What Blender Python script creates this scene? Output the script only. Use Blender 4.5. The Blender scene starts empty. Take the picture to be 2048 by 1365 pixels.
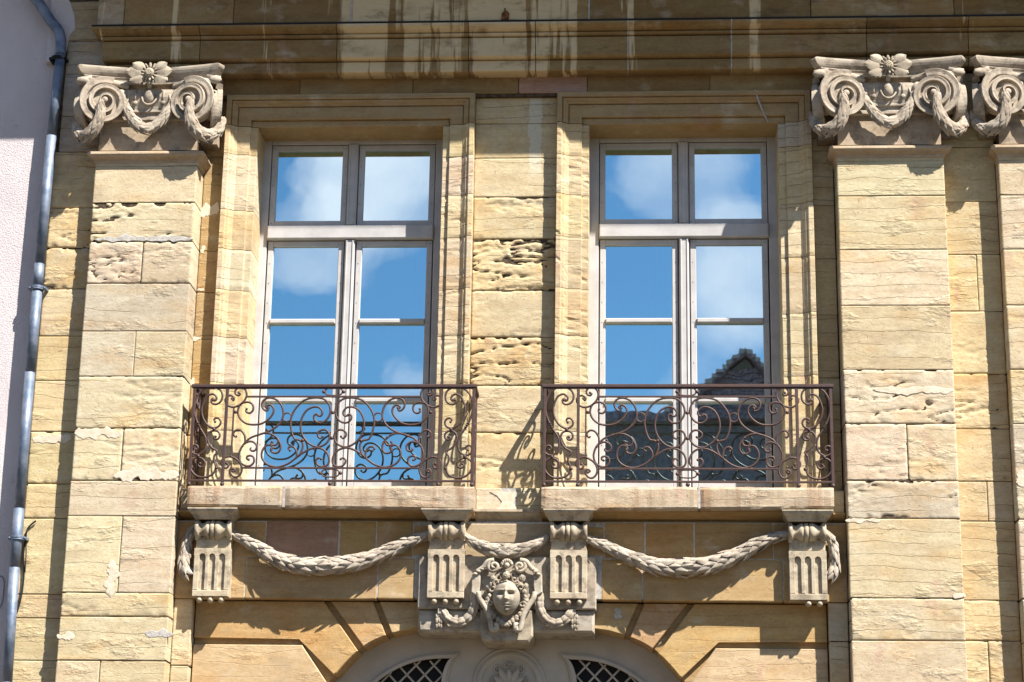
import bpy, math, random
from mathutils import Vector, Matrix, noise
random.seed(7)
sc = bpy.context.scene
R = math.radians

# ---------------------------------------------------------------- camera
CAM = Vector((1.17, -18.0, 1.65))
FPX = 4047.3                                   # focal length in photo pixels (photo 2048 wide)
AX = (Vector((0.9980377, 0.06051963, 0.01606653)),      # right
      Vector((0.00154072, -0.28024626, 0.9599269)),     # up
      Vector((-0.06259701, 0.95801848, 0.27978958)))    # forward
cd = bpy.data.cameras.new('camera'); cam = bpy.data.objects.new('camera', cd)
sc.collection.objects.link(cam); sc.camera = cam
cd.sensor_width = 36.0; cd.lens = FPX / 2048 * 36; cd.clip_start = .1; cd.clip_end = 600
cam.matrix_world = Matrix(((AX[0].x, AX[1].x, -AX[2].x, CAM.x), (AX[0].y, AX[1].y, -AX[2].y, CAM.y),
                           (AX[0].z, AX[1].z, -AX[2].z, CAM.z), (0, 0, 0, 1)))

def at(px, py, Y=0.0):
    """world (x, z) of a feature measured in the photograph, standing in the plane y = Y"""
    d = AX[2] * FPX + AX[0] * (px - 1024) - AX[1] * (py - 682.5)
    p = CAM + d * ((Y - CAM.y) / d.y)
    return p.x, p.z

# ---------------------------------------------------------------- sky, sun, exposure
SUN = Vector((1.17, -1.0, 2.06)).normalized()
EL = math.asin(SUN.z); AZ = math.atan2(SUN.x, SUN.y)
w = bpy.data.worlds.new('World'); sc.world = w; w.use_nodes = True
nt = w.node_tree; nt.nodes.clear()
def wn(t, **k):
    n = nt.nodes.new(t)
    for a, b in k.items(): setattr(n, a, b)
    return n
out = wn('ShaderNodeOutputWorld'); bg = wn('ShaderNodeBackground'); bg.inputs[1].default_value = .05
sky = wn('ShaderNodeTexSky', sky_type='NISHITA', sun_disc=False, sun_elevation=EL, sun_rotation=AZ,
         air_density=1.0, dust_density=.25, ozone_density=3.0)
geo = wn('ShaderNodeTexCoord')
mp = wn('ShaderNodeMapping'); mp.inputs['Scale'].default_value = (8, 8, 12); mp.inputs['Location'].default_value = (3.35, 0, .1)
no = wn('ShaderNodeTexNoise'); no.inputs['Scale'].default_value = 1; no.inputs['Detail'].default_value = 7; no.inputs['Roughness'].default_value = .5
rp = wn('ShaderNodeValToRGB'); rp.color_ramp.elements[0].position = .54; rp.color_ramp.elements[1].position = .92
mx = wn('ShaderNodeMix', data_type='RGBA'); mx.inputs[7].default_value = (10.2, 8.2, 9.1, 1)
tn = wn('ShaderNodeMix', data_type='RGBA', blend_type='MULTIPLY'); tn.inputs[0].default_value = 1; tn.inputs[7].default_value = (.78, .90, 1.0, 1)
L = nt.links.new
def vdir(px, py):
    d = AX[2] * FPX + AX[0] * (px - 1024) - AX[1] * (py - 682.5); d = Vector((d.x, -d.y, d.z)).normalized(); return d
L(geo.outputs['Generated'], mp.inputs[0]); L(mp.outputs[0], no.inputs[0])
acc = no.outputs[0]
for (px_, py_, rad_, wt_) in ((760, 340, 3.0, .36), (600, 500, 2.4, .30), (620, 300, 1.6, .10), (1500, 540, 2.4, .36), (1380, 330, 2.6, .28), (820, 760, 1.4, .22), (860, 650, 1.6, -.18), (1250, 700, 2.3, -.22), (600, 760, 2.6, -.2), (1290, 520, 1.6, -.15), (560, 430, .9, -.08)):
    dp = wn('ShaderNodeVectorMath', operation='DOT_PRODUCT'); dp.inputs[1].default_value = vdir(px_, py_); L(geo.outputs['Generated'], dp.inputs[0])
    mr = wn('ShaderNodeMapRange', interpolation_type='SMOOTHSTEP'); mr.inputs[1].default_value = math.cos(R(rad_)); mr.inputs[2].default_value = 1; mr.inputs[4].default_value = wt_
    L(dp.outputs['Value'], mr.inputs[0]); ad = wn('ShaderNodeMath', operation='ADD'); L(acc, ad.inputs[0]); L(mr.outputs[0], ad.inputs[1]); acc = ad.outputs[0]
L(acc, rp.inputs[0])
L(sky.outputs[0], tn.inputs[6]); L(rp.outputs[0], mx.inputs[0]); L(tn.outputs[2], mx.inputs[6]); L(mx.outputs[2], bg.inputs[0]); L(bg.outputs[0], out.inputs[0])
sd = bpy.data.lights.new('sun', 'SUN'); sd.energy = 5.0; sd.angle = R(.55); sd.color = (1.0, .94, .885)
so = bpy.data.objects.new('sun', sd); sc.collection.objects.link(so); so.rotation_euler = SUN.to_track_quat('Z', 'Y').to_euler()
sc.view_settings.view_transform = 'Standard'; sc.view_settings.look = 'None'; sc.view_settings.gamma = 1
sc.view_settings.exposure = 1.32; sc.view_settings.use_curve_mapping = False

# ---------------------------------------------------------------- materials
class NT:
    def __init__(s, name):
        s.m = bpy.data.materials.new(name); s.m.use_nodes = True; s.t = s.m.node_tree
        s.b = s.t.nodes['Principled BSDF']; s.out = s.t.nodes['Material Output']
    def n(s, t, **k):
        n = s.t.nodes.new(t)
        for a, b in k.items():
            if a.startswith('i_'): n.inputs[a[2:]].default_value = b
            else: setattr(n, a, b)
        return n
    def l(s, a, b): s.t.links.new(a, b)
    def math(s, op, a, b=None, clamp=False):
        n = s.n('ShaderNodeMath', operation=op, use_clamp=clamp)
        for i, v in enumerate((a, b)):
            if v is None: continue
            if isinstance(v, (int, float)): n.inputs[i].default_value = v
            else: s.l(v, n.inputs[i])
        return n.outputs[0]
    def sstep(s, v, a, b):
        n = s.n('ShaderNodeMapRange', interpolation_type='SMOOTHSTEP'); s.l(v, n.inputs[0])
        n.inputs[1].default_value = a; n.inputs[2].default_value = b
        return n.outputs[0]
    def mix(s, f, a, b, bt='MIX'):
        n = s.n('ShaderNodeMix', data_type='RGBA', blend_type=bt)
        if isinstance(f, (int, float)): n.inputs[0].default_value = f
        else: s.l(f, n.inputs[0])
        for i, v in ((6, a), (7, b)):
            if isinstance(v, tuple): n.inputs[i].default_value = v + (1,) if len(v) == 3 else v
            else: s.l(v, n.inputs[i])
        return n.outputs[2]
    def map(s, v, sca, loc=None):
        n = s.n('ShaderNodeVectorMath', operation='MULTIPLY'); s.l(v, n.inputs[0]); n.inputs[1].default_value = sca
        if loc is None: return n.outputs[0]
        m = s.n('ShaderNodeVectorMath', operation='ADD'); s.l(n.outputs[0], m.inputs[0])
        if isinstance(loc, tuple): m.inputs[1].default_value = loc
        else: s.l(loc, m.inputs[1])
        return m.outputs[0]
    def noise(s, v, sc_=1, det=4, rough=.5, dist=0):
        n = s.n('ShaderNodeTexNoise'); s.l(v, n.inputs['Vector'])
        n.inputs['Scale'].default_value = sc_; n.inputs['Detail'].default_value = det
        n.inputs['Roughness'].default_value = rough; n.inputs['Distortion'].default_value = dist
        return n.outputs[0]
    def bump(s, h, dist, strength=1):
        n = s.n('ShaderNodeBump'); s.l(h, n.inputs['Height']); n.inputs['Distance'].default_value = dist; n.inputs['Strength'].default_value = strength
        s.l(n.outputs[0], s.b.inputs['Normal'])

def stone_mat(name, run=0, rust=0.0, wash=0.0, carved=False, crack=1.0, relief=1.0):
    M = NT(name); t = M.n('ShaderNodeTexCoord').outputs['Object']; oi = M.n('ShaderNodeObjectInfo')
    pos = M.n('ShaderNodeNewGeometry').outputs['Position']
    off = M.n('ShaderNodeCombineXYZ')
    for i, k in enumerate((37.0, 91.0, 53.0)): M.l(M.math('MULTIPLY', oi.outputs['Random'], k), off.inputs[i])
    col = oi.outputs['Color']
    P1 = M.map(t, (1.6, 1.6, 3.2), off.outputs[0])
    n1 = M.noise(P1, 1, 4, .55)
    bed = M.noise(M.map(t, (1.1, 1.1, 13), off.outputs[0]), 1, 5, .55)
    med = M.noise(M.map(t, (6, 6, 12), off.outputs[0]), 1, 6, .62)
    grain = M.noise(t, 95, 3, .65)
    # ochre blush and pink veins belong to the stone
    c = M.mix(M.math('MULTIPLY', M.sstep(n1, .50, .74), .0 if carved else .5), col, M.mix(1, col, (.98, .72, .40), 'MULTIPLY'))
    if not carved:
        pk = M.noise(M.map(t, (2.3, 2, 1.3), off.outputs[0]), 1, 3, .6, .8)
        c = M.mix(M.math('MULTIPLY', M.sstep(pk, .62, .72), .34), c, (.50, .30, .25))
        gr = M.noise(M.map(t, (3.1, 2, 4.3), off.outputs[0]), 1, 3, .6)
        c = M.mix(M.math('MULTIPLY', M.sstep(gr, .57, .72), .35), c, (.60, .54, .43))
    c = M.mix(M.math('MULTIPLY', M.sstep(bed, .32, .68), 1), M.mix(1, c, (.93, .905, .87), 'MULTIPLY'), M.mix(1, c, (1.05, 1.08, 1.08), 'MULTIPLY'))
    c = M.mix(M.sstep(med, .30, .68), M.mix(1, c, (.91, .885, .85), 'MULTIPLY'), M.mix(1, c, (1.05, 1.05, 1.04), 'MULTIPLY'))
    c = M.mix(M.math('MULTIPLY', grain, .35), c, M.mix(1, c, (.6, .58, .55), 'MULTIPLY'))
    mid = M.noise(M.map(t, (26, 26, 40), off.outputs[0]), 1, 5, .7)
    if not carved: c = M.mix(M.sstep(mid, .36, .62), M.mix(1, c, (.91, .88, .83), 'MULTIPLY'), c)
    h = M.math('MULTIPLY', med, .16); h = M.math('ADD', h, M.math('MULTIPLY', grain, .13)); h = M.math('ADD', h, M.math('MULTIPLY', mid, .15))
    if not carved:
        # wavy bedding cracks: thin lines along a level of a stretched noise
        sp3 = M.n('ShaderNodeSeparateXYZ'); M.l(t, sp3.inputs[0])
        wob = M.noise(M.map(t, (1.1, 1.1, 1.6), off.outputs[0]), 1, 2, .5); wf = M.noise(M.map(t, (15, 15, 4), off.outputs[0]), 1, 4, .6)
        ph = M.math('ADD', M.math('MULTIPLY', sp3.outputs[2], 8.5), M.math('ADD', M.math('MULTIPLY', wob, 1.5), M.math('MULTIPLY', wf, .26)))
        ph = M.math('ADD', ph, M.math('MULTIPLY', oi.outputs['Random'], 9))
        a = M.math('ABSOLUTE', M.math('SUBTRACT', M.math('FRACT', ph), .5))
        msk = M.sstep(M.math('ADD', M.noise(M.map(t, (1.0, 1, 4.5), off.outputs[0]), 1, 2, .5), M.math('MULTIPLY', M.math('SUBTRACT', M.math('FRACT', M.math('MULTIPLY', oi.outputs['Random'], 7.31)), .55), .22)), .45, .53)
        wid = M.math('MULTIPLY', M.noise(M.map(t, (6, 6, 6), off.outputs[0]), 1, 3, .6), .030)
        ck = M.math('SUBTRACT', 1, M.sstep(M.math('SUBTRACT', a, wid), -.010, .012))
        ck = M.math('MULTIPLY', M.math('MULTIPLY', ck, msk), crack)
        vz = M.n('ShaderNodeTexVoronoi'); M.l(M.map(t, (13, 13, 38), off.outputs[0]), vz.inputs['Vector']); vz.inputs['Randomness'].default_value = 1
        pm = M.sstep(M.noise(M.map(t, (2.2, 2, 4.5), off.outputs[0]), 1, 4, .6), .55, .68)
        pit = M.math('MULTIPLY', M.math('SUBTRACT', 1, M.sstep(vz.outputs['Distance'], .06, .26)), pm)
        rough = M.math('MULTIPLY', M.noise(M.map(t, (20, 20, 42), off.outputs[0]), 1, 6, .7), pm)
        spk = M.sstep(M.noise(M.map(t, (48, 48, 70), off.outputs[0]), 1, 2, .7), .66, .72)
        grm = M.sstep(M.noise(M.map(t, (1.9, 2, 2.6), off.outputs[0]), 1, 6, .68), .56, .70)
        c = M.mix(M.math('MULTIPLY', grm, .42), c, (.33, .26, .17)); c = M.mix(M.math('MULTIPLY', spk, .45), c, (.17, .12, .07))
        h = M.math('SUBTRACT', h, M.math('MULTIPLY', spk, .25))
        hole = M.math('MAXIMUM', ck, M.math('MULTIPLY', pit, .75))
        c = M.mix(M.math('MULTIPLY', hole, .52), c, (.19, .12, .055))
        h = M.math('SUBTRACT', h, M.math('MULTIPLY', ck, .30))
        h = M.math('SUBTRACT', h, M.math('MULTIPLY', pit, .65))
        h = M.math('ADD', h, M.math('MULTIPLY', rough, .55))
    else:
        dz = M.noise(M.map(pos, (9, 9, 9)), 1, 6, .7)
        c = M.mix(M.math('MULTIPLY', M.sstep(dz, .46, .64), .72), c, (.17, .14, .105))
        sp = M.noise(pos, 60, 2, .8)
        c = M.mix(M.math('MULTIPLY', M.sstep(sp, .66, .74), .5), c, (.07, .06, .05))
    if wash:
        # rain has washed pale runs down the brown-stained stone
        sx = M.n('ShaderNodeSeparateXYZ'); M.l(pos, sx.inputs[0])
        st = M.noise(M.map(pos, (5.2, 1, .35)), 1, 4, .62)
        xm = M.math('MULTIPLY', M.sstep(sx.outputs[0], -1.95, -1.4), M.math('SUBTRACT', 1, M.sstep(sx.outputs[0], .58, .62)))
        dr = M.math('MULTIPLY', M.noise(M.map(pos, (30, 1, 1.2)), 1, 3, .6), .10)
        wv = M.math('ADD', st, M.math('ADD', dr, M.math('MULTIPLY', xm, .20)))
        wk = M.math('MULTIPLY', M.sstep(wv, .69, .75), M.sstep(M.noise(M.map(pos, (3, 1, 5)), 1, 4, .6), .18, .5))
        c = M.mix(M.math('MULTIPLY', wk, wash), c, (.66, .53, .32))
        bl = M.noise(M.map(pos, (2.2, 1, 6)), 1, 5, .7)
        c = M.mix(M.math('MULTIPLY', M.sstep(bl, .55, .72), .6), c, (.10, .065, .03))
    if run:
        q_ = M.n('ShaderNodeSeparateXYZ'); M.l(pos, q_.inputs[0]); nn_ = M.noise(M.map(pos, (4, 1, 9)), 1, 4, .6)
        dx_ = M.math('ABSOLUTE', M.math('ADD', M.math('SUBTRACT', q_.outputs[0], at(1070, 290)[0]), M.math('MULTIPLY', M.math('SUBTRACT', nn_, .5), .12)))
        mk_ = M.math('MULTIPLY', M.math('SUBTRACT', 1, M.sstep(dx_, .055, .066)), M.sstep(q_.outputs[2], 8.42, 8.70))
        c = M.mix(M.math('MULTIPLY', mk_, .8), c, (.60, .56, .42))
    if rust:
        ru = M.noise(M.map(pos, (8, 1, .5)), 1, 4, .6); c = M.mix(M.math('MULTIPLY', M.sstep(ru, .52, .66), rust), c, (.27, .16, .09))
    M.l(c, M.b.inputs['Base Color']); M.b.inputs['Roughness'].default_value = .92
    M.b.inputs['Specular IOR Level'].default_value = .2
    M.bump(h, .022 * relief if not carved else .012)
    return M.m

def plain(name, col, rough=.8, metal=0, var=.25, sc_=8, bump=.004, spec=.3, col2=None):
    M = NT(name); t = M.n('ShaderNodeTexCoord').outputs['Object']
    n = M.noise(t, sc_, 5, .6); g = M.noise(t, sc_ * 12, 3, .6)
    c2 = col2 or tuple(v * (1 - var * 1.6) for v in col)
    c = M.mix(M.sstep(n, .35, .68), col, c2); c = M.mix(M.math('MULTIPLY', g, var), c, M.mix(1, c, (.6, .6, .6), 'MULTIPLY'))
    M.l(c, M.b.inputs['Base Color']); M.b.inputs['Roughness'].default_value = rough; M.b.inputs['Metallic'].default_value = metal
    M.b.inputs['Specular IOR Level'].default_value = spec
    if bump: M.bump(M.math('ADD', n, M.math('MULTIPLY', g, .6)), bump)
    return M.m

M_STONE = stone_mat('limestone')
M_SMOOTH = stone_mat('ochre_limestone', crack=.5, relief=.55)
M_ENT = stone_mat('stained_limestone', wash=.85, crack=.5, relief=.5)
M_PIER = stone_mat('streaked_pier_stone', run=1)
M_SLAB = stone_mat('rust_streaked_stone', rust=.6, crack=.6)
M_CARVE = stone_mat('carved_grey_stone', carved=True)
M_BARE = plain('bare_carved_stone', (.56, .49, .38), .9, var=.25, sc_=14, bump=.004)
M_MORTAR = plain('brown_mortar', (.13, .092, .055), .95, var=.4, sc_=20, bump=.01)
M_LIME = plain('pale_mortar', (.58, .55, .49), .95, var=.2, sc_=30, bump=.01)
M_PATCH = plain('white_plaster', (.68, .60, .47), .95, var=.15, sc_=16, bump=.006, col2=(.60, .50, .36))
M_IRON = plain('brown_iron', (.060, .036, .033), .55, .15, var=.35, sc_=25, bump=.002, spec=.5, col2=(.085, .040, .028))
M_LEAD = plain('black_lead', (.012, .011, .011), .6, var=.3, bump=.003)
M_PAINT = plain('white_window_paint', (.50, .485, .465), .55, var=.10, sc_=5, bump=.0012, spec=.4)
M_DOOR = plain('cream_door_paint', (.50, .45, .37), .5, var=.10, sc_=3, bump=.0012, spec=.4)
M_ZINC = plain('grey_zinc', (.22, .26, .33), .55, .45, var=.3, sc_=9, bump=.003, spec=.5, col2=(.11, .15, .21))
M_CABLE = plain('black_cable', (.02, .02, .022), .5, bump=0)
M_ROOM = plain('dark_room', (.03, .03, .035), .9, bump=0)
M_CURT = plain('white_curtain', (.55, .57, .60), .9, var=.1, bump=0)
M_TILE = plain('dark_roof_tile', (.44, .31, .33), .8, var=.4, sc_=12, bump=.01)
M_RENDERED = plain('house_render', (.33, .28, .22), .9, var=.2, sc_=3, bump=.01)
M_STREET = plain('street_paving', (.10, .08, .056), .9, var=.25, sc_=2, bump=.01)
M_RUST = plain('rust', (.30, .13, .05), .9, var=.4, sc_=30)
# rough-cast pinkish stucco
Ms = NT('pink_stucco'); t = Ms.n('ShaderNodeTexCoord').outputs['Object']
n1 = Ms.noise(t, 38, 5, .62); n2 = Ms.noise(Ms.map(t, (1.5, 1.5, .8)), 1, 5, .6); n3 = Ms.noise(t, 9, 5, .7)
c = Ms.mix(Ms.sstep(n2, .35, .7), (.68, .63, .62), (.60, .54, .535)); c = Ms.mix(Ms.math('MULTIPLY', Ms.sstep(n3, .62, .74), .5), c, (.30, .24, .23))
Ms.l(c, Ms.b.inputs['Base Color']); Ms.b.inputs['Roughness'].default_value = .95
Ms.bump(Ms.math('ADD', Ms.noise(t, 62, 3, .8), Ms.math('MULTIPLY', n3, .3)), .016); M_STUCCO = Ms.m
# window glass: mirror-like old panes over a dark room
Mg = NT('window_glass'); Mg.t.nodes.remove(Mg.b)
gl = Mg.n('ShaderNodeBsdfGlossy'); gl.inputs['Color'].default_value = (.64, .96, 1, 1); gl.inputs['Roughness'].default_value = .012
tr = Mg.n('ShaderNodeBsdfTransparent'); tr.inputs['Color'].default_value = (.75, .8, .8, 1)
ms = Mg.n('ShaderNodeMixShader'); ms.inputs[0].default_value = .84
Mg.l(tr.outputs[0], ms.inputs[1]); Mg.l(gl.outputs[0], ms.inputs[2]); Mg.l(ms.outputs[0], Mg.out.inputs[0])
tc = Mg.n('ShaderNodeTexCoord').outputs['Object']; bn = Mg.n('ShaderNodeBump'); Mg.l(Mg.noise(tc, 3.2, 2, .4), bn.inputs['Height'])
bn.inputs['Distance'].default_value = .0004; Mg.l(bn.outputs[0], gl.inputs['Normal'])
M_GLASS = Mg.m

# ---------------------------------------------------------------- object helpers
COL = sc.collection
def empty(name, parent=None, loc=(0, 0, 0), label=None, cat=None, group=None, kind=None):
    o = bpy.data.objects.new(name, None); COL.objects.link(o); o.location = loc; o.empty_display_size = .2
    if parent: o.parent = parent
    return tag(o, label, cat, group, kind)
def tag(o, label=None, cat=None, group=None, kind=None):
    for k, v in (('label', label), ('category', cat), ('group', group), ('kind', kind)):
        if v: o[k] = v
    return o
class MB:
    def __init__(s): s.v = []; s.f = []; s.sm = []
    def add(s, v, f, smooth=False):
        b = len(s.v); s.v += [tuple(p) for p in v]; s.f += [tuple(i + b for i in q) for q in f]; s.sm += [smooth] * len(f)
        return s
    def box(s, x0, x1, y0, y1, z0, z1, c=0.0):
        if c <= 0:
            v = [(x, y, z) for x in (x0, x1) for y in (y0, y1) for z in (z0, z1)]
            return s.add(v, [(0, 1, 3, 2), (4, 6, 7, 5), (0, 4, 5, 1), (2, 3, 7, 6), (0, 2, 6, 4), (1, 5, 7, 3)])
        v = []                                  # front (-y) edges chamfered
        for (y, k) in ((y0, c), (y0 + c, 0), (y1, 0)):
            v += [(x0 + k, y, z0 + k), (x1 - k, y, z0 + k), (x1 - k, y, z1 - k), (x0 + k, y, z1 - k)]
        f = [(0, 1, 2, 3), (11, 10, 9, 8)]
        for r in (0, 4):
            for i in range(4): j = (i + 1) % 4; f.append((r + j, r + i, r + 4 + i, r + 4 + j))
        return s.add(v, f)
    def rings(s, rings, closed=True, caps=True, smooth=False):
        n = len(rings[0]); v = [p for r in rings for p in r]; f = []
        for a in range(len(rings) - 1):
            for i in range(n if closed else n - 1):
                j = (i + 1) % n; f.append((a * n + i, a * n + j, (a + 1) * n + j, (a + 1) * n + i))
        s.add(v, f, smooth)
        if caps and closed:
            b = len(s.v) - len(v)
            s.f += [tuple(b + i for i in reversed(range(n))), tuple(b + (len(rings) - 1) * n + i for i in range(n))]; s.sm += [False, False]
        return s
    def tube(s, pts, r, n=8, flat=None, smooth=True, caps=True):
        """round tube; r a number or a list; flat=(w, d) gives a bar of w across in the xz-plane and d deep in y"""
        P = [Vector(p) for p in pts]; rg = []; up = None
        for i, p in enumerate(P):
            t = (P[min(i + 1, len(P) - 1)] - P[max(i - 1, 0)])
            t = t.normalized() if t.length > 1e-9 else Vector((1, 0, 0))
            if flat:
                nrm = Vector((t.z, 0, -t.x)); nrm = nrm.normalized() if nrm.length > 1e-6 else Vector((1, 0, 0))
                w_, d_ = flat[0] / 2, flat[1] / 2; Y = Vector((0, 1, 0)); c = .35
                q = [(w_, d_ * c), (w_ * c, d_), (-w_ * c, d_), (-w_, d_ * c), (-w_, -d_ * c), (-w_ * c, -d_), (w_ * c, -d_), (w_, -d_ * c)]
                k = r[i] if isinstance(r, (list, tuple)) else 1
                rg.append([p + nrm * a * k + Y * b for a, b in q])
            else:
                if up is None: up = t.orthogonal().normalized()
                up = (up - t * up.dot(t)).normalized(); sd_ = t.cross(up); rr = r[i] if isinstance(r, (list, tuple)) else r
                rg.append([p + (up * math.cos(a) + sd_ * math.sin(a)) * rr for a in [2 * math.pi * k / n for k in range(n)]])
        return s.rings(rg, True, caps, smooth)
    def ball(s, c, r, nu=10, nv=7, sc_=(1, 1, 1), M=None, fn=None):
        v = []; f = []
        for j in range(nv + 1):
            a = math.pi * j / nv
            for i in range(nu):
                b = 2 * math.pi * i / nu; p = Vector((math.sin(a) * math.cos(b), math.sin(a) * math.sin(b), math.cos(a)))
                if fn: p = fn(p)
                p = Vector((p.x * sc_[0], p.y * sc_[1], p.z * sc_[2])) * r
                if M: p = M @ p
                v.append(Vector(c) + p)
        for j in range(nv):
            for i in range(nu): k = (i + 1) % nu; f.append((j * nu + i, (j + 1) * nu + i, (j + 1) * nu + k, j * nu + k))
        return s.add(v, f, True)
    def sweep_u(s, prof, xl, xr, yf, yb):
        """profile [(o, z)] carried round a projecting body: left flank, front, right flank"""
        rg = [[(xl - o, yb, z) for o, z in prof], [(xl - o, yf - o, z) for o, z in prof], [(xr + o, yf - o, z) for o, z in prof], [(xr + o, yb, z) for o, z in prof]]
        return s.rings(rg, True, True)
    def prism_x(s, prof, x0, x1):              # prof [(y, z)]
        return s.rings([[(x0, y, z) for y, z in prof], [(x1, y, z) for y, z in prof]])
    def prism_z(s, prof, z0, z1):              # prof [(x, y)]
        return s.rings([[(x, y, z0) for x, y in prof], [(x, y, z1) for x, y in prof]])
    def prism_y(s, poly, y0, y1, c=0.0):       # poly [(x, z)]
        rg = []
        if c:
            cx = sum(p[0] for p in poly) / len(poly); cz = sum(p[1] for p in poly) / len(poly); q = []
            n = len(poly)
            for i, (x, z) in enumerate(poly):
                a = Vector((poly[i - 1][0] - x, poly[i - 1][1] - z)); b = Vector((poly[(i + 1) % n][0] - x, poly[(i + 1) % n][1] - z))
                d = a.normalized() + b.normalized()
                if d.length < .05: d = Vector((cx - x, cz - z))
                if d.dot(Vector((cx - x, cz - z))) < 0: d = -d
                d = d.normalized() * c; q.append((x + d.x, z + d.y))
            rg.append([(x, y0, z) for x, z in q]); y0 += c
        rg += [[(x, y0, z) for x, z in poly], [(x, y1, z) for x, z in poly]]
        return s.rings(rg)
    def mirror(s, xc=0.0):
        t = MB(); t.v = [(2 * xc - x, y, z) for x, y, z in s.v]; t.f = [tuple(reversed(q)) for q in s.f]; t.sm = list(s.sm); return t
    def merge(s, o, M=None):
        return_v = [tuple(M @ Vector(p)) for p in o.v] if M else o.v
        b = len(s.v); s.v += return_v; s.f += [tuple(i + b for i in q) for q in o.f]; s.sm += o.sm; return s
    def build(s, name, mat, parent=None, col=None, label=None, kind=None, mesh_only=False):
        me = bpy.data.meshes.new(name); me.from_pydata([tuple(p) for p in s.v], [], s.f); me.validate()
        if len(me.polygons) == len(s.sm): me.polygons.foreach_set('use_smooth', s.sm)
        me.materials.append(mat)
        import bmesh
        bm = bmesh.new(); bm.from_mesh(me); bmesh.ops.recalc_face_normals(bm, faces=bm.faces); bm.to_mesh(me); bm.free()
        if mesh_only: return me
        return link(name, me, parent, col, label, kind)
def link(name, me, parent=None, col=None, label=None, kind=None, M=None):
    o = bpy.data.objects.new(name, me); COL.objects.link(o)
    if parent: o.parent = parent
    if M: o.matrix_local = M
    if col: o.color = tuple(col) + (1,)
    if label: o['label'] = label
    if kind: o['kind'] = kind
    return o
def copy_tree(o, parent=None, fn=None):
    c = o.copy(); COL.objects.link(c); c.parent = parent
    if fn: fn(c)
    for ch in [x for x in KIDS(o)]: copy_tree(ch, c)
    return c
def KIDS(o): return [x for x in bpy.data.objects if x.parent == o]
def spline(pts, n=6, closed=False):
    P = [Vector(p) for p in pts]; o = []
    for i in range(len(P) - 1):
        a, b, c, d = P[max(i - 1, 0)], P[i], P[i + 1], P[min(i + 2, len(P) - 1)]
        for k in range(n):
            t = k / n; o.append(.5 * ((2 * b) + (c - a) * t + (2 * a - 5 * b + 4 * c - d) * t * t + (3 * b - a - 3 * c + d) * t ** 3))
    o.append(P[-1]); return o

# stone colours
PALE = [(.54, .475, .365), (.56, .47, .31), (.60, .515, .355), (.58, .50, .34), (.61, .535, .385), (.57, .49, .35), (.59, .50, .335), (.60, .505, .38)]
YEL = [(.59, .485, .295), (.58, .465, .275), (.58, .485, .32)]
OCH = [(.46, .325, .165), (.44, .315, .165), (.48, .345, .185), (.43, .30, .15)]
PINK = [(.40, .25, .19), (.42, .27, .20)]
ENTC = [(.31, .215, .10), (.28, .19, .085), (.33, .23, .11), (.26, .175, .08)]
GREY = [(.47, .42, .35), (.44, .39, .32), (.50, .45, .37)]

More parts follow.
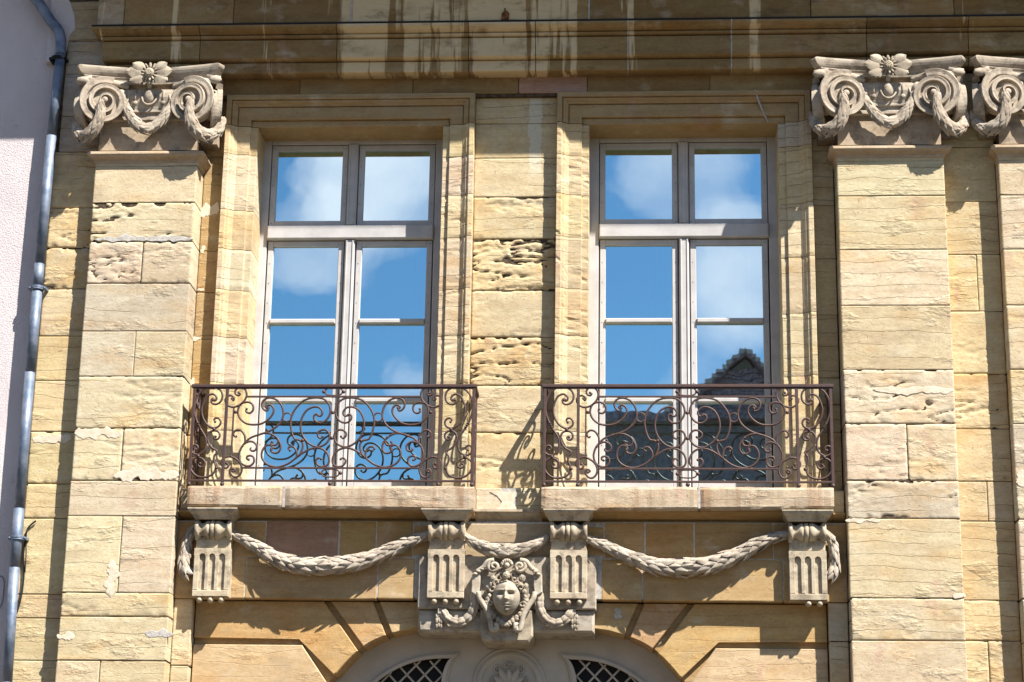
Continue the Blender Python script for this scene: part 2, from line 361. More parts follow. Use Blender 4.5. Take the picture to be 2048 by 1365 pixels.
def stone(parent, x0, x1, z0, z1, yf, depth=.14, ero=0, pal=PALE, mat=None, gap=.0028, name='stone', col=None, edge=.0035):
    """a dressed block: front worn by noise, arrises rounded and chipped, ero 0..1 opens crevices along the bedding"""
    s = random.random() * 100
    g = gap * (.7 + .9 * ((s * 7.77) % 1))
    x0 += g; x1 -= g; z0 += g; z1 -= g
    cell = .014 if ero else .11
    nx = max(3, int((x1 - x0) / cell)); nz = max(3, int((z1 - z0) / (cell if ero else .1)))
    if not ero:
        ex, ez_ = .008 / (x1 - x0), .008 / (z1 - z0)
        U = [0, ex] + [i / (nx - 2) for i in range(1, nx - 2)] + [1 - ex, 1]; W = [0, ez_] + [i / (nz - 2) for i in range(1, nz - 2)] + [1 - ez_, 1]
        nx = len(U) - 1; nz = len(W) - 1
    else: U = [i / nx for i in range(nx + 1)]; W = [i / nz for i in range(nz + 1)]
    V = []; F = []
    for j in range(nz + 1):
        for i in range(nx + 1):
            x = x0 + (x1 - x0) * U[i]; z = z0 + (z1 - z0) * W[j]
            e = min(i, nx - i, j, nz - j) == 0
            y = yf + .0025 * noise.noise(Vector((x * 3 + s, z * 5, s)))
            if ero:
                nb = noise.fractal(Vector((x * 1.5 + s, z * 7 + s, 0)), 1.1, 2.1, 4)
                mk = noise.noise(Vector((x * 1.6 - s, z * 3.3, s))) + .16 * ero
                k = max(0, 1 - abs(nb) / .11) * max(0, min(1, (mk + .02) * 4))
                y += .024 * ero * k
                fine = noise.fractal(Vector((x * 22 + s, z * 44, s)), .8, 2.2, 3)
                y += .0065 * ero * max(0, min(1, mk * 3)) * (fine + .3)
                ez = min(j, nz - j) * (z1 - z0) / nz
                cr = noise.fractal(Vector((x * 7 + s, (1 if j > nz / 2 else 9), s)), .8, 2, 3)
                if cr > .05: y += .022 * ero * min(1, (cr - .05) * 4) * max(0, 1 - ez / (.03 + .05 * cr))
            dx = dz = 0
            if e:
                y += edge
                dx = .0022 * noise.noise(Vector((x * 9 + s, z * 9, 3))); dz = .0032 * noise.noise(Vector((x * 9, z * 9 + s, 7)))
                if (i in (0, nx)) and (j in (0, nz)):
                    q = .001 + (.012 if random.random() < .15 else 0)
                    dx += q if i == 0 else -q; dz += q if j == 0 else -q; y += edge * .5
            else:
                pass
            V.append((x + dx, y, z + dz))
    I = lambda i, j: j * (nx + 1) + i
    for j in range(nz):
        for i in range(nx): F.append((I(i, j), I(i + 1, j), I(i + 1, j + 1), I(i, j + 1)))
    per = [I(i, 0) for i in range(nx)] + [I(nx, j) for j in range(nz)] + [I(i, nz) for i in range(nx, 0, -1)] + [I(0, j) for j in range(nz, 0, -1)]
    b = len(V); n = len(per)
    for k in per: x, y, z = V[k]; V.append((min(max(x, x0), x1), yf + depth, min(max(z, z0), z1)))
    for k in range(n): j = (k + 1) % n; F.append((per[j], per[k], b + k, b + j))
    m = MB(); m.add(V, F, bool(ero))
    return m.build(name, mat or M_STONE, parent, col or jit(random.choice(pal)))
def jit(c, a=.05):
    k = 1 + random.uniform(-a, a); return tuple(min(.8, v * k * (1 + random.uniform(-.02, .02))) for v in c)
def course(parent, x0, x1, zs, yf, splits={}, ero={}, pal=PALE, **k):
    zs = sorted(zs)
    for i in range(len(zs) - 1):
        xs = [x0] + list(splits.get(i, [])) + [x1]
        for a, b in zip(xs[:-1], xs[1:]):
            stone(parent, a, b, zs[i], zs[i + 1], yf, ero=ero.get(i, 0), pal=pal, **k)

# ================================================================ the street side
street = MB(); street.box(-150, 150, -150, 0.3, -.3, 0); street.build('ground', M_STREET, kind='structure')

# ================================================================ the stone building
B = empty('stone_building', None, (0, 0, 0), 'ochre limestone town house front with carved pilaster capitals and festoons between tall windows', 'building')
core = MB(); core.box(-4.43, 7.0, .50, 6.0, 3.0, 12.0)
# core stands behind, leaving window and door recesses free
core = MB()
for a in ((-4.43, -2.52, .16, 6, 3.0, 11.9), (2.52, 7, .16, 6, 3.0, 11.9), (-.67, .67, .16, 6, 4.6, 11.9), (-2.52, 2.52, .43, 6, 9.16, 11.9), (-2.52, 2.52, .43, 6, 4.62, 5.46), (-4.43, 7, 5.9, 6, 0, 11.9)):
    core.box(*a)
core.build('core_wall', M_MORTAR, B)
base = MB(); base.box(-4.43, -1.80, .0, 6, 0, 3.0); base.box(1.80, 7, .0, 6, 0, 3.0); base.build('base_wall', M_SMOOTH, B, OCH[0], label='plain lower wall of the front beside the doorway')

COURSE_L = [3.0, 3.45, 3.886, 4.276, 4.49, 5.186, 5.51, 6.0, 6.492, 6.925, 7.39, 7.80, 8.19, 8.56]
COURSE_R = [3.0, 3.55, 4.115, 4.487, 5.188, 5.53, 6.05, 6.55, 7.155, 7.69, 8.215, 8.56]
# mortar beds behind each plane
beds = MB()
for a in ((-3.975, -3.01, -.270), (3.01, 3.975, -.270), (4.50, 5.46, -.270)): beds.box(a[0], a[1], a[2], .1, 3, 9.50)
for a in ((-4.43, -3.99, -.112), (3.99, 4.49, -.112), (5.47, 7.0, -.112)): beds.box(a[0], a[1], a[2], .1, 3, 10.4 if a[0] < -4 else 9.5)
beds.box(-2.99, -2.80, .016, .15, 5.3, 9.4); beds.box(2.80, 2.99, .016, .15, 5.3, 9.4); beds.box(-.41, .41, .016, .155, 5.2, 9.4)
beds.box(-2.99, -2.84, -.035, .1, 3, 5.3); beds.box(2.84, 2.99, -.035, .1, 3, 5.3)
beds.box(-2.99, 2.99, -.044, .15, 9.34, 9.60)
beds.build('mortar_bed', M_MORTAR, B)

# pilasters
def pilaster(xl, zs, splits, ero, lab):
    p = empty('pilaster', B, label=lab)
    course(p, xl, xl + .985, zs, -.28, splits, ero, pal=PALE, depth=.30)
    # top stone, astragal and neck under the capital
    stone(p, xl, xl + .985, 8.56 - .001, 8.60, -.28, depth=.30, gap=0)
    m = MB(); m.sweep_u([(0, 8.585), (.012, 8.60), (.012, 8.615), (.05, 8.64), (.068, 8.662), (.066, 8.682), (.045, 8.694), (.03, 8.698), (-.02, 8.70)], xl, xl + .985, -.28, .0)
    m.build('astragal', M_SMOOTH, p, (.50, .40, .29))
    return p
pL = pilaster(-3.985, COURSE_L, {1: [-3.59], 4: [-3.48], 6: [-3.53], 8: [-3.48], 10: [-3.47]}, {3: .35, 7: .3, 11: 1.0, 10: .5, 6: .35}, 'tall pilaster at the left, its upper stones split and crumbling')
pR = pilaster(3.005, COURSE_R, {5: [3.55]}, {6: .55, 4: .55, 5: .35, 2: .2}, 'broad right-hand pilaster of pale smooth blocks beside the right window')
p3 = pilaster(4.485, COURSE_R, {}, {2: .3, 7: .3, 4: .4}, 'pilaster cut off by the right edge of the photo')
# outer walls
ow = empty('outer_wall', B, label='narrow strip of wall between the rain pipe and the left pilaster')
course(ow, -4.44, -3.99, [3.0, 3.45, 3.9, 4.28, 4.495, 5.19, 5.513, 6.005, 6.49, 6.922, 7.385, 7.796, 8.20, 8.77], -.13, {}, {11: .8, 10: .8, 9: .2, 6: .5, 5: .3, 12: .2}, pal=YEL, depth=.3)
course(ow, -4.40, -3.99, [8.77, 9.14, 9.58, 9.93], -.13, {}, {1: .3, 2: .4}, pal=GREY, depth=.3)
stone(ow, -4.43, -3.985, 9.93, 10.36, -.13, depth=.3, ero=.3, pal=[(.45, .36, .24)])
wr = empty('outer_wall', B, label='wall strip between the right pilaster and the cut-off one')
course(wr, 3.99, 4.485, [3.0, 3.55, 4.14, 4.495, 5.198, 5.56, 6.04, 6.554, 7.145, 7.69, 8.207, 8.75], -.13, {8: [4.27], 4: [4.26], 1: [4.2]}, {7: .25, 6: .7, 2: .4, 1: .3}, pal=YEL, depth=.3)
stone(wr, 3.99, 4.485, 8.75, 9.5, -.13, depth=.3)
course(wr, 5.475, 7.0, [3.0, 4.1, 5.2, 6.05, 7.15, 8.2, 9.5], -.13, {}, {}, pal=YEL, depth=.3)
# window bay walls
PZ = [5.29, 5.49, 6.03, 6.477, 6.943, 7.397, 7.906, 8.328, 8.723, 9.077, 9.37]
cp = empty('central_pier', B, label='eroded stone pier standing between the two windows')
course(cp, -.395, .395, PZ[1:8], 0, {}, {1: .2, 2: 1.0, 3: .45, 4: 1.0, 5: .5, 0: .55}, pal=YEL, depth=.16)
course(cp, -.395, .395, PZ[7:], 0, {}, {}, pal=YEL, depth=.16, mat=M_PIER)
nl = empty('niche_wall', B, label='narrow recessed wall strip left of the left window')
course(nl, -3.0, -2.80, [5.46, 6.0, 6.49, 6.93, 7.39, 7.80, 8.2, 8.76, 9.37], 0, {}, {}, pal=OCH, depth=.16)
nr = empty('niche_wall', B, label='shaded recessed wall strip right of the right window')
course(nr, 2.80, 3.0, [5.46, 6.04, 6.3, 6.55, 7.155, 7.70, 8.226, 9.37], 0, {}, {}, pal=YEL, depth=.16)
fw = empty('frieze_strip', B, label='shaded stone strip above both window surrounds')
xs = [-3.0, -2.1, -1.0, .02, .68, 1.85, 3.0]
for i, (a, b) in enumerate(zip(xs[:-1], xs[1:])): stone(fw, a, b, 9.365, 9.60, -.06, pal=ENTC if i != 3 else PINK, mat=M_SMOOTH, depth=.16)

# window surrounds: moulded jamb stones and a mitred lintel
SP = [(0, .43), (0, -.020), (.004, -.024), (.058, -.024), (.060, -.012), (.066, -.012), (.068, -.050), (.072, -.054), (.188, -.054), (.190, -.040), (.198, -.040), (.200, -.064), (.215, -.072), (.232, -.090), (.246, -.094), (.248, -.082), (.255, -.082), (.257, -.108), (.262, -.112), (.302, -.112), (.306, -.106), (.306, .155)]
SPJ = [(0, .43), (0, -.020), (.004, -.024), (.060, -.024), (.068, -.026), (.070, -.052), (.190, -.054), (.196, -.060), (.215, -.072), (.232, -.090), (.250, -.094), (.256, -.108), (.262, -.112), (.302, -.112), (.306, -.106), (.306, .155)]
def surround(xl, xr, zl, zr, lab):
    s = empty('window_surround', B, label=lab); zt = 9.05
    for side, zs in ((0, zl), (1, zr)):
        for i in range(len(zs) - 1):
            g = .003; pr = [((xl - t) if side == 0 else (xr + t), y + random.uniform(-.0012, .0012)) for t, y in SPJ]
            m = MB(); n = max(1, int((zs[i + 1] - zs[i]) / .03)); rg = []
            sd_ = random.random() * 50
            for k in range(n + 1):
                z = zs[i] + g + (zs[i + 1] - zs[i] - 2 * g) * k / n; rr = []
                for q, (x, y) in enumerate(pr):
                    ed = .004 if k in (0, n) else 0
                    if q not in (0, 1, len(pr) - 1):
                        ch = max(0, noise.fractal(Vector((x * 22 + sd_, y * 10, z * 30)), .8, 2, 3) - .30) * .020 * (1 if xl < 0 and side == 1 or xl > 0 and side == 0 else .15)
                        rr.append((x, y + ed + ch, z))
                    else: rr.append((x, y, z))
                rg.append(rr)
            m.rings(rg); m.build('stone', M_STONE, s, jit(random.choice(YEL if i % 2 else PALE)))
    # lintel block, mitred at both upper corners
    m = MB(); lev = []
    for t, y in SP: lev.append([(xl - t, y, zt + .003), (xl - t, y, zt + t), (xr + t, y, zt + t), (xr + t, y, zt + .003)])
    rg = [[lev[i][k] for i in range(len(SP))] for k in range(4)]
    m.rings(rg); m.build('lintel', M_SMOOTH, s, (.40, .29, .155), label='moulded brown lintel with mitred corners')
    return s
CRK = [at(a, b, -.105) for a, b in ((1510, 180), (1517, 200), (1527, 222), (1538, 240))]
JL = [5.46, 6.037, 6.489, 6.929, 7.394, 7.796, 8.192, 8.757, 9.05]
JC = [5.46, 6.03, 6.477, 6.943, 7.397, 7.906, 8.328, 8.723, 9.05]
JR = [5.46, 6.048, 6.554, 7.155, 7.698, 8.226, 8.802, 9.05]
surround(-2.49, -.70, JL, JC, 'moulded stone surround of the left window')
surround(.70, 2.49, JC, JR, 'moulded stone surround of the right window with a cracked lintel')

m = MB(); m.tube([(CRK[0][0], -.106, CRK[0][1]), (CRK[1][0], -.092, CRK[1][1]), (CRK[2][0], -.054, CRK[2][1]), (CRK[3][0], -.036, CRK[3][1])], .010, 5); m.build('mortar_crack', M_LIME, B, label='white mortar run through the cracked lintel')
# ---------------------------------------------------------------- windows
def window(dx, lab):
    w_ = empty('window', B, label=lab)
    def bx(n, x0, x1, y0, y1, z0, z1, c=.006, mat=M_PAINT):
        m = MB(); m.box(x0 + dx, x1 + dx, y0, y1, z0, z1, c); return m.build(n, mat, w_)
    bx('frame_stile', -2.52, -2.405, .235, .33, 5.47, 9.10); bx('frame_stile', -.785, -.67, .235, .33, 5.47, 9.10)
    bx('frame_head', -2.403, -.787, .237, .33, 8.985, 9.10)
    bx('transom', -2.403, -.787, .195, .33, 7.995, 8.135, .012)
    bx('sill_board', -2.403, -.787, .22, .33, 5.47, 5.535, .01)
    bx('mullion', -1.640, -1.545, .215, .33, 8.137, 8.983, .012); bx('mullion', -1.640, -1.545, .215, .33, 5.537, 7.993, .012)
    for x in (-1.622, -1.563): bx('bead', x - .006, x + .006, .206, .2145, 5.55, 7.98, .003); bx('bead', x - .006, x + .006, .206, .2145, 8.15, 8.97, .003)
    for (a, b) in ((-2.403, -1.642), (-1.543, -.787)):
        for (z0, z1) in ((8.137, 8.983), (5.537, 7.993)):
            m = MB(); t = .055; y0, y1 = .25, .30; a += .005; b -= .005; z0 += .005; z1 -= .005
            for q in ((a, a + t, z0, z1), (b - t, b, z0, z1), (a + t, b - t, z1 - t, z1), (a + t, b - t, z0, z0 + (t if z0 > 8 else .085))):
                m.box(q[0] + dx, q[1] + dx, y0, y1, q[2], q[3], .005)
            m.build('sash', M_PAINT, w_)
            # small screw heads around the sash
            m = MB(); nn = int((z1 - z0) / .19)
            for k in range(nn + 1):
                z = z0 + .03 + (z1 - z0 - .06) * k / nn
                for x in (a + .022, b - .022): m.ball((x + dx, .2495, z), .0045, 6, 4)
            m.build('screw', M_CABLE, w_, kind='stuff')
        for z in (7.175, 6.40): bx('glazing_bar', a + .056, b - .056, .222, .30, z - .022, z + .022, .008)
        for (z0, z1) in ((8.19, 8.93), (7.195, 7.94), (6.42, 7.155), (5.62, 6.38)):
            m = MB(); x0, x1 = a + .05 + dx, b - .05 + dx; cz = (z0 + z1) / 2; cx = (x0 + x1) / 2
            ax, az = random.uniform(-.003, .003), random.uniform(-.003, .003)
            f = lambda x, z, o: (x, .276 + o + (x - cx) * ax + (z - cz) * az, z)
            v = [f(x, z, o) for o in (0, .004) for x, z in ((x0, z0 - .01), (x1, z0 - .01), (x1, z1 + .01), (x0, z1 + .01))]
            m.add(v, [(0, 1, 2, 3), (7, 6, 5, 4), (0, 4, 5, 1), (1, 5, 6, 2), (2, 6, 7, 3), (3, 7, 4, 0)])
            m.build('pane', M_GLASS, w_)
    for o in KIDS(w_): o.location = (((-1.595 + dx) - 1.17) * .0055, .10, .029)  # parts pushed back along the camera's line of sight, holding their image position
    # room behind the glass
    m = MB(); x0, x1 = -2.7 + dx, -.5 + dx
    v = [(x0, .435, 5.4), (x1, .435, 5.4), (x1, .435, 9.2), (x0, .435, 9.2), (x0, 3, 5.4), (x1, 3, 5.4), (x1, 3, 9.1), (x0, 3, 9.1)]
    m.add(v, [(4, 5, 6, 7), (0, 4, 7, 3), (1, 2, 6, 5), (0, 1, 5, 4), (3, 7, 6, 2)]); m.build('room', M_ROOM, w_)
    for a, b in ((-2.40, -2.22), (-1.86, -1.5), (-.98, -.8)):
        m = MB(); n = 24
        m.rings([[(a + (b - a) * i / n + dx, .50 + .015 * math.sin(i * 1.9), z) for i in range(n + 1)] for z in (5.5, 9.05)], False, False, True); m.build('curtain', M_CURT, w_)
    return w_
window(0, 'left tall white casement window mirroring cloud'); window(3.19, 'right tall white casement window mirroring a tiled gable')

# ---------------------------------------------------------------- ledges and cornices under the windows
for sgn, xsplit, lab in ((-1, -2.01, 'worn stone balcony slab under the left window'), (1, 1.70, 'worn stone balcony slab under the right window')):
    s = empty('balcony_slab', B, label=lab)
    x0, x1 = (-2.885, -.302) if sgn < 0 else (.302, 2.885)
    for a, b in ((x0, xsplit - .012), (xsplit + .012, x1)):
        n = 40; V = []; rg = []; sd_ = random.random() * 90
        for k in range(n + 1):
            x = a + (b - a) * k / n; c_ = .03 * (1 - abs(x / 2.9)) # front sags a little toward the middle pier
            def q(i): return .007 * noise.fractal(Vector((x * 6 + sd_, i * 3.1, 0)), .8, 2, 3)
            e = .010 if k in (0, n) else 0
            rg.append([(x, .1, 5.262), (x, -.315, 5.262 - c_), (x, -.348 + e + q(1), 5.268 - c_ + q(2) * 1.5), (x, -.358 + e + q(3), 5.285 - c_), (x, -.360 + e + q(4), 5.36), (x, -.358 + e + q(5), 5.43 + q(8)), (x, -.345 + e + q(6), 5.452 + q(7)), (x, -.30, 5.462), (x, .36, 5.475), (x, .36, 5.3)])
        m = MB(); m.rings(rg); m.build('stone', M_SLAB, s, (.47, .385, .29) if sgn < 0 else (.49, .40, .295))
    m = MB(); m.box(xsplit - .011, xsplit + .011, -.350, .1, 5.262, 5.455); m.build('mortar_joint', M_LIME, s)
    xa, xb = ((-2.995, -2.89) if sgn < 0 else (2.89, 2.995))
    stone(s, xa, xb, 5.27, 5.47, -.14, gap=.002)
    # cyma under the slab
    m = MB(); pr = [(.1, 5.18), (-.052, 5.18), (-.07, 5.185), (-.075, 5.20), (-.12, 5.21), (-.20, 5.225), (-.255, 5.24), (-.27, 5.245), (-.27, 5.259), (.1, 5.259)]
    m.prism_x(pr, x0 + .0, x1 - .0); m.build('cyma_moulding', M_SMOOTH, s, (.42, .29, .14))
    m = MB(); m.prism_x([(y * .7 if y < 0 else y, z) for y, z in pr], xa, xb); m.build('cyma_moulding', M_SMOOTH, s, (.42, .29, .14))
cb = empty('pier_plinth', B, label='low block and cornice joining the two balcony slabs')
for a, b in ((-.30, -.07), (.07, .30)): stone(cb, a, b, 5.285, 5.487, -.12, gap=0)
m = MB(); m.prism_y([(-.07, 5.285), (.07, 5.285), (.07, 5.487), (-.07, 5.487)], -.118, .1); m.build('mortar_joint', M_LIME, cb)
m = MB(); m.prism_x([(.1, 5.15), (-.075, 5.15), (-.09, 5.17), (-.11, 5.20), (-.15, 5.235), (-.155, 5.25), (-.175, 5.262), (-.175, 5.283), (.1, 5.283)], -.30, .30); m.build('small_cornice', M_CARVE, cb, (.46, .38, .27))
m = MB(); m.prism_x([(.1, 4.98), (-.052, 4.98), (-.052, 5.15), (.1, 5.15)], -.39, .39); m.build('stone', M_SMOOTH, cb, (.47, .37, .24))

# ---------------------------------------------------------------- frieze panel behind the festoons
fr = empty('festoon_panel', B, label='smooth ochre panel with pale mortar joints behind the festoons')
m = MB(); m.box(-3.0, 3.0, -.046, .1, 4.50, 5.19); m.build('mortar_bed', M_LIME, fr)
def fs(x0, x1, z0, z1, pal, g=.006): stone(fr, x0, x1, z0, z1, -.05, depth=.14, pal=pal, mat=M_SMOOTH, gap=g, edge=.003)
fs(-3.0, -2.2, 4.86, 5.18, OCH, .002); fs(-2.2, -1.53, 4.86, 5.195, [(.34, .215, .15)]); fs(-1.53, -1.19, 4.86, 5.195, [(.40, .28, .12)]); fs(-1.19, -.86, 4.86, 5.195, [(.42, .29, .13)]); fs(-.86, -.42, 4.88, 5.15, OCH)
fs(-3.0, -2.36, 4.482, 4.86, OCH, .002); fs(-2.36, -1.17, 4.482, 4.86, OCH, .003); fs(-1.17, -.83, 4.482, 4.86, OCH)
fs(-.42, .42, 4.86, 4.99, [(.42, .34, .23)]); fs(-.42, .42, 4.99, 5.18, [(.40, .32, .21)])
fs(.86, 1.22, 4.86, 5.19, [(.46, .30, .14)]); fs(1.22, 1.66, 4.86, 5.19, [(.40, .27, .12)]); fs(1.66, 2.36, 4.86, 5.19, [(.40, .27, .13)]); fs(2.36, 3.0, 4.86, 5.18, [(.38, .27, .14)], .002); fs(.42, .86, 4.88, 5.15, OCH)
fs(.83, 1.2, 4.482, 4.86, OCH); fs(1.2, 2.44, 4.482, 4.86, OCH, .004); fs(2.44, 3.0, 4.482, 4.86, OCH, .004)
for sgn, lab in ((-1, 'pale strip of blocks left of the arch'), (1, 'half-shaded strip of blocks right of the arch')):
    s = empty('arch_border', B, label=lab); a, b = (-3.0, -2.83) if sgn < 0 else (2.83, 3.0)
    course(s, a, b, [3.0, 3.55, 3.88 if sgn < 0 else 4.14, 4.48], -.05, {}, {}, depth=.16, pal=PALE)

# ---------------------------------------------------------------- arch of wedge-shaped blocks
IN = [tuple(p)[:2] for p in spline([(x, z, 0) for x, z in ((0, 4.30), (.4, 4.292), (.8, 4.25), (1.06, 4.19), (1.28, 4.08), (1.47, 3.90), (1.62, 3.68), (1.72, 3.38), (1.76, 3.0))], 6)]
def intr(x0, x1): return [p for p in IN if x0 < p[0] < x1]
def iz(x):
    for a, b in zip(IN[:-1], IN[1:]):
        if a[0] <= x <= b[0]: return a[1] + (b[1] - a[1]) * (x - a[0]) / (b[0] - a[0])
ar = empty('arch', B, label='flat-topped arch of wedge-shaped ochre blocks with sunk joints')
def vou(poly, col, sg):
    m = MB(); m.prism_y([(x * sg, z) for x, z in poly], .055, .50, .008); return m.build('stone', M_SMOOTH, ar, col)
for sg in (-1, 1):
    V1 = [(.70, 4.478), (1.155, 4.478), (1.035, iz(1.035))] + intr(.72, 1.03)[::-1] + [(.70, iz(.70))]
    V2 = [(1.215, 4.478), (1.595, 4.478), (1.285, iz(1.285))] + intr(1.10, 1.28)[::-1] + [(1.09, iz(1.09))]
    V3 = [(1.66, 4.478), (2.822, 4.478), (2.822, 4.145), (1.865, 4.145), (1.545, iz(1.545) + .02)] + [(1.52, iz(1.52))] + intr(1.35, 1.51)[::-1] + [(1.335, iz(1.335))]
    V4 = [(2.822, 4.085), (1.84, 4.085), (1.60, iz(1.585) + .005), (1.585, iz(1.585))] + [p for p in IN if p[0] > 1.59] + [(2.822, 3.0)]
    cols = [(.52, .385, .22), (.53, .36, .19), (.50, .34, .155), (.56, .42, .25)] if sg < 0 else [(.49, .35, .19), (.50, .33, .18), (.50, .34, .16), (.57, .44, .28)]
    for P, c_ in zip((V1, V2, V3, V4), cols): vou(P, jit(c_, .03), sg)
# sunk bed behind the joints
bd = [(.0, 4.478), (2.824, 4.478), (2.824, 3.0), (1.77, 3.0)] + [(x + .01, z + .012) for x, z in IN[::-1]]
for sg in (-1, 1):
    m = MB(); m.prism_y([(x * sg, z) for x, z in bd], .105, .48); m.build('sunk_joint', M_SMOOTH, ar, (.40, .28, .14))

# ---------------------------------------------------------------- keystone block, swags and the carved head
ks = empty('keystone', B, label='grey keystone block with a carved head in a scrolled frame')
m = MB(); m.box(-.80, .79, -.125, .3, 4.392, 4.865, .012); m.build('upper_block', M_CARVE, ks, (0.404, 0.353, 0.284))
m = MB(); m.box(-.79, .775, -.095, .45, 4.19, 4.390, .022); m.build('lower_block', M_CARVE, ks, (0.430, 0.387, 0.318))
m = MB(); m.prism_y([(-.20, 4.10), (.20, 4.10), (.235, 4.15), (.235, 4.388), (-.235, 4.388), (-.235, 4.15)], -.145, .40, .02); m.build('tongue', M_CARVE, ks, (0.413, 0.353, 0.267))
# shield plate behind head
HC = Vector((0.0, -.22, 4.475))
sh = [(-.20, 4.80), (.20, 4.80), (.27, 4.70), (.25, 4.55), (.21, 4.42), (.13, 4.28), (.10, 4.19), (-.10, 4.19), (-.13, 4.28), (-.21, 4.42), (-.25, 4.55), (-.27, 4.70)]
m = MB(); m.prism_y(sh, -.165, .0, .02); m.build('shield', M_CARVE, ks, (0.396, 0.344, 0.275))
def face(p):
    u, v = p.x, p.z; f = max(0, -p.y)
    g = lambda a, b, sx, sz: math.exp(-((u - a) / sx) ** 2 - ((v - b) / sz) ** 2)
    d = 0
    nb = max(0, min(1, (.30 - v) / .55)) if v > -.22 else 0            # nose widens and lifts downward
    d += (.10 + .24 * nb) * math.exp(-(u / (.085 + .07 * nb)) ** 2) * (1 if -.20 < v < .34 else math.exp(-((v + .20) / .05) ** 2) if v <= -.20 else math.exp(-((v - .34) / .15) ** 2))
    d += .07 * (g(-.13, -.18, .06, .06) + g(.13, -.18, .06, .06))       # nostril wings
    for s_ in (-1, 1):
        d -= .27 * g(s_ * .37, .17, .21, .10)                           # socket
        d += .11 * g(s_ * .36, .15, .12, .055)                          # eyeball and lid
        d += .05 * g(s_ * .36, .215, .15, .018); d -= .03 * g(s_ * .36, .185, .15, .014)
        d += .10 * g(s_ * .38, .35, .25, .06)                          # brow
        d += .06 * g(s_ * .50, -.18, .22, .2)                           # cheek
    d += .09 * g(0, -.42, .19, .038) + .11 * g(0, -.53, .16, .045) - .16 * g(0, -.475, .24, .022)   # lips
    d += .12 * g(0, -.80, .22, .13) - .05 * g(0, -.64, .25, .05); d += .05 * g(0, .65, .5, .25)
    w_ = 1 - .16 * max(0, -v) ** 1.5
    return Vector((p.x * w_, p.y * (1 if p.y > 0 else .95) - 1.5 * d * (f ** .5), p.z))
m = MB()
mk = [];
m.ball(HC, 1, 96, 84, (.122, .128, .155), None, face)
hd = m.build('carved_head', M_CARVE, ks, (0.370, 0.327, 0.258), label='carved woman\'s face with parted lips')
def rose(m, c, r, ax=Vector((0, -1, .15))):
    q = ax.to_track_quat('Z', 'Y').to_matrix()
    for k in range(26):
        t = k / 25; a = t * 4.5 * math.pi; rr = r * (.15 + .75 * t)
        p = Vector((math.cos(a) * rr, math.sin(a) * rr, r * (.55 - .55 * t))); m.ball(Vector(c) + q @ p, r * .26, 6, 5)
def curl(m, c, r, turns=1.6, dirn=1, ph=0, th=.011, yb=0):
    pts = []
    for k in range(22):
        t = k / 21; a = ph + dirn * t * turns * 2 * math.pi; rr = r * (1 - .85 * t)
        pts.append((c[0] + math.cos(a) * rr, c[1] - .02 * t + yb, c[2] + math.sin(a) * rr))
    m.tube(pts, [th * (1 - .4 * k / 21) for k in range(22)], 6)
random.seed(11)
m = MB()
pts = [(HC.x + math.cos(R(a_)) * .142, HC.y + .07, HC.z + .01 + math.sin(R(a_)) * .178) for a_ in range(-40, 221, 13)]
m.tube(pts, [.030 + .008 * (i_ % 2) for i_ in range(len(pts))], 8)
for k in range(26):                       # locks framing the face
    a = R(-52 + 284 * k / 25); rr = random.uniform(.98, 1.22)
    c = (HC.x + math.cos(a) * .138 * rr, HC.y + .035 + random.uniform(-.02, .015), HC.z + .008 + math.sin(a) * .172 * rr)
    if math.sin(a) < -.45: continue
    curl(m, c, random.uniform(.034, .048), random.uniform(.9, 1.3), random.choice((-1, 1)), random.uniform(0, 6.3), .0165)
for s_ in (-1, 1):                        # plaits falling beside and under the chin
    pts = spline([(s_ * .15, -.20, 4.50), (s_ * .17, -.2, 4.42), (s_ * .13, -.2, 4.34), (s_ * .05, -.2, 4.27), (0, -.2, 4.235)], 5)
    for i, p in enumerate(pts): m.ball((p.x + (.008 if i % 2 else -.008), p.y, p.z), .026, 8, 6, (1, .8, .8), Matrix.Rotation(.6 if i % 2 else -.6, 3, 'Y'))
m.build('hair', M_CARVE, ks, (0.361, 0.310, 0.241))
m = MB(); rose(m, (.0, -.30, 4.665), .034); rose(m, (.135, -.27, 4.64), .034); rose(m, (-.115, -.27, 4.64), .026)
for c_ in ((.17, -.24, 4.58), (.16, -.24, 4.53), (-.16, -.24, 4.57)): rose(m, c_, .024)
m.build('rose', M_CARVE, ks, (0.447, 0.396, 0.310), kind='stuff')
for s_ in (-1, 1):                        # frame: side tabs, scrolls above and strapwork below
    m = MB(); m.prism_y([(s_ * x, z) for x, z in ((.235, 4.70), (.31, 4.69), (.315, 4.53), (.27, 4.50), (.245, 4.52), (.235, 4.60))], -.205, -.06, .008)
    pts = spline([(s_ * .25, -.19, 4.53), (s_ * .235, -.2, 4.47), (s_ * .19, -.205, 4.40), (s_ * .15, -.205, 4.32), (s_ * .135, -.2, 4.25), (s_ * .12, -.2, 4.20), (s_ * .085, -.2, 4.205), (s_ * .085, -.2, 4.24), (s_ * .10, -.2, 4.235)], 5)
    m.tube(pts, .025, 8)
    m.build('frame_side', M_CARVE, ks, (0.473, 0.421, 0.335))
    m = MB(); curl(m, (s_ * .115, -.22, 4.755), .058, 1.6, -s_, math.pi / 2, .02)
    pts = spline([(s_ * .115, -.22, 4.813), (s_ * .17, -.22, 4.80), (s_ * .21, -.21, 4.75), (s_ * .27, -.20, 4.71)], 5); m.tube(pts, .022, 7)
    for k in range(4): m.ball((s_ * (.19 + .03 * k), -.215, 4.755 - .022 * k), .02, 6, 5, (1.2, .8, .7))
    m.build('scroll', M_CARVE, ks, (0.456, 0.404, 0.318))
m = MB()
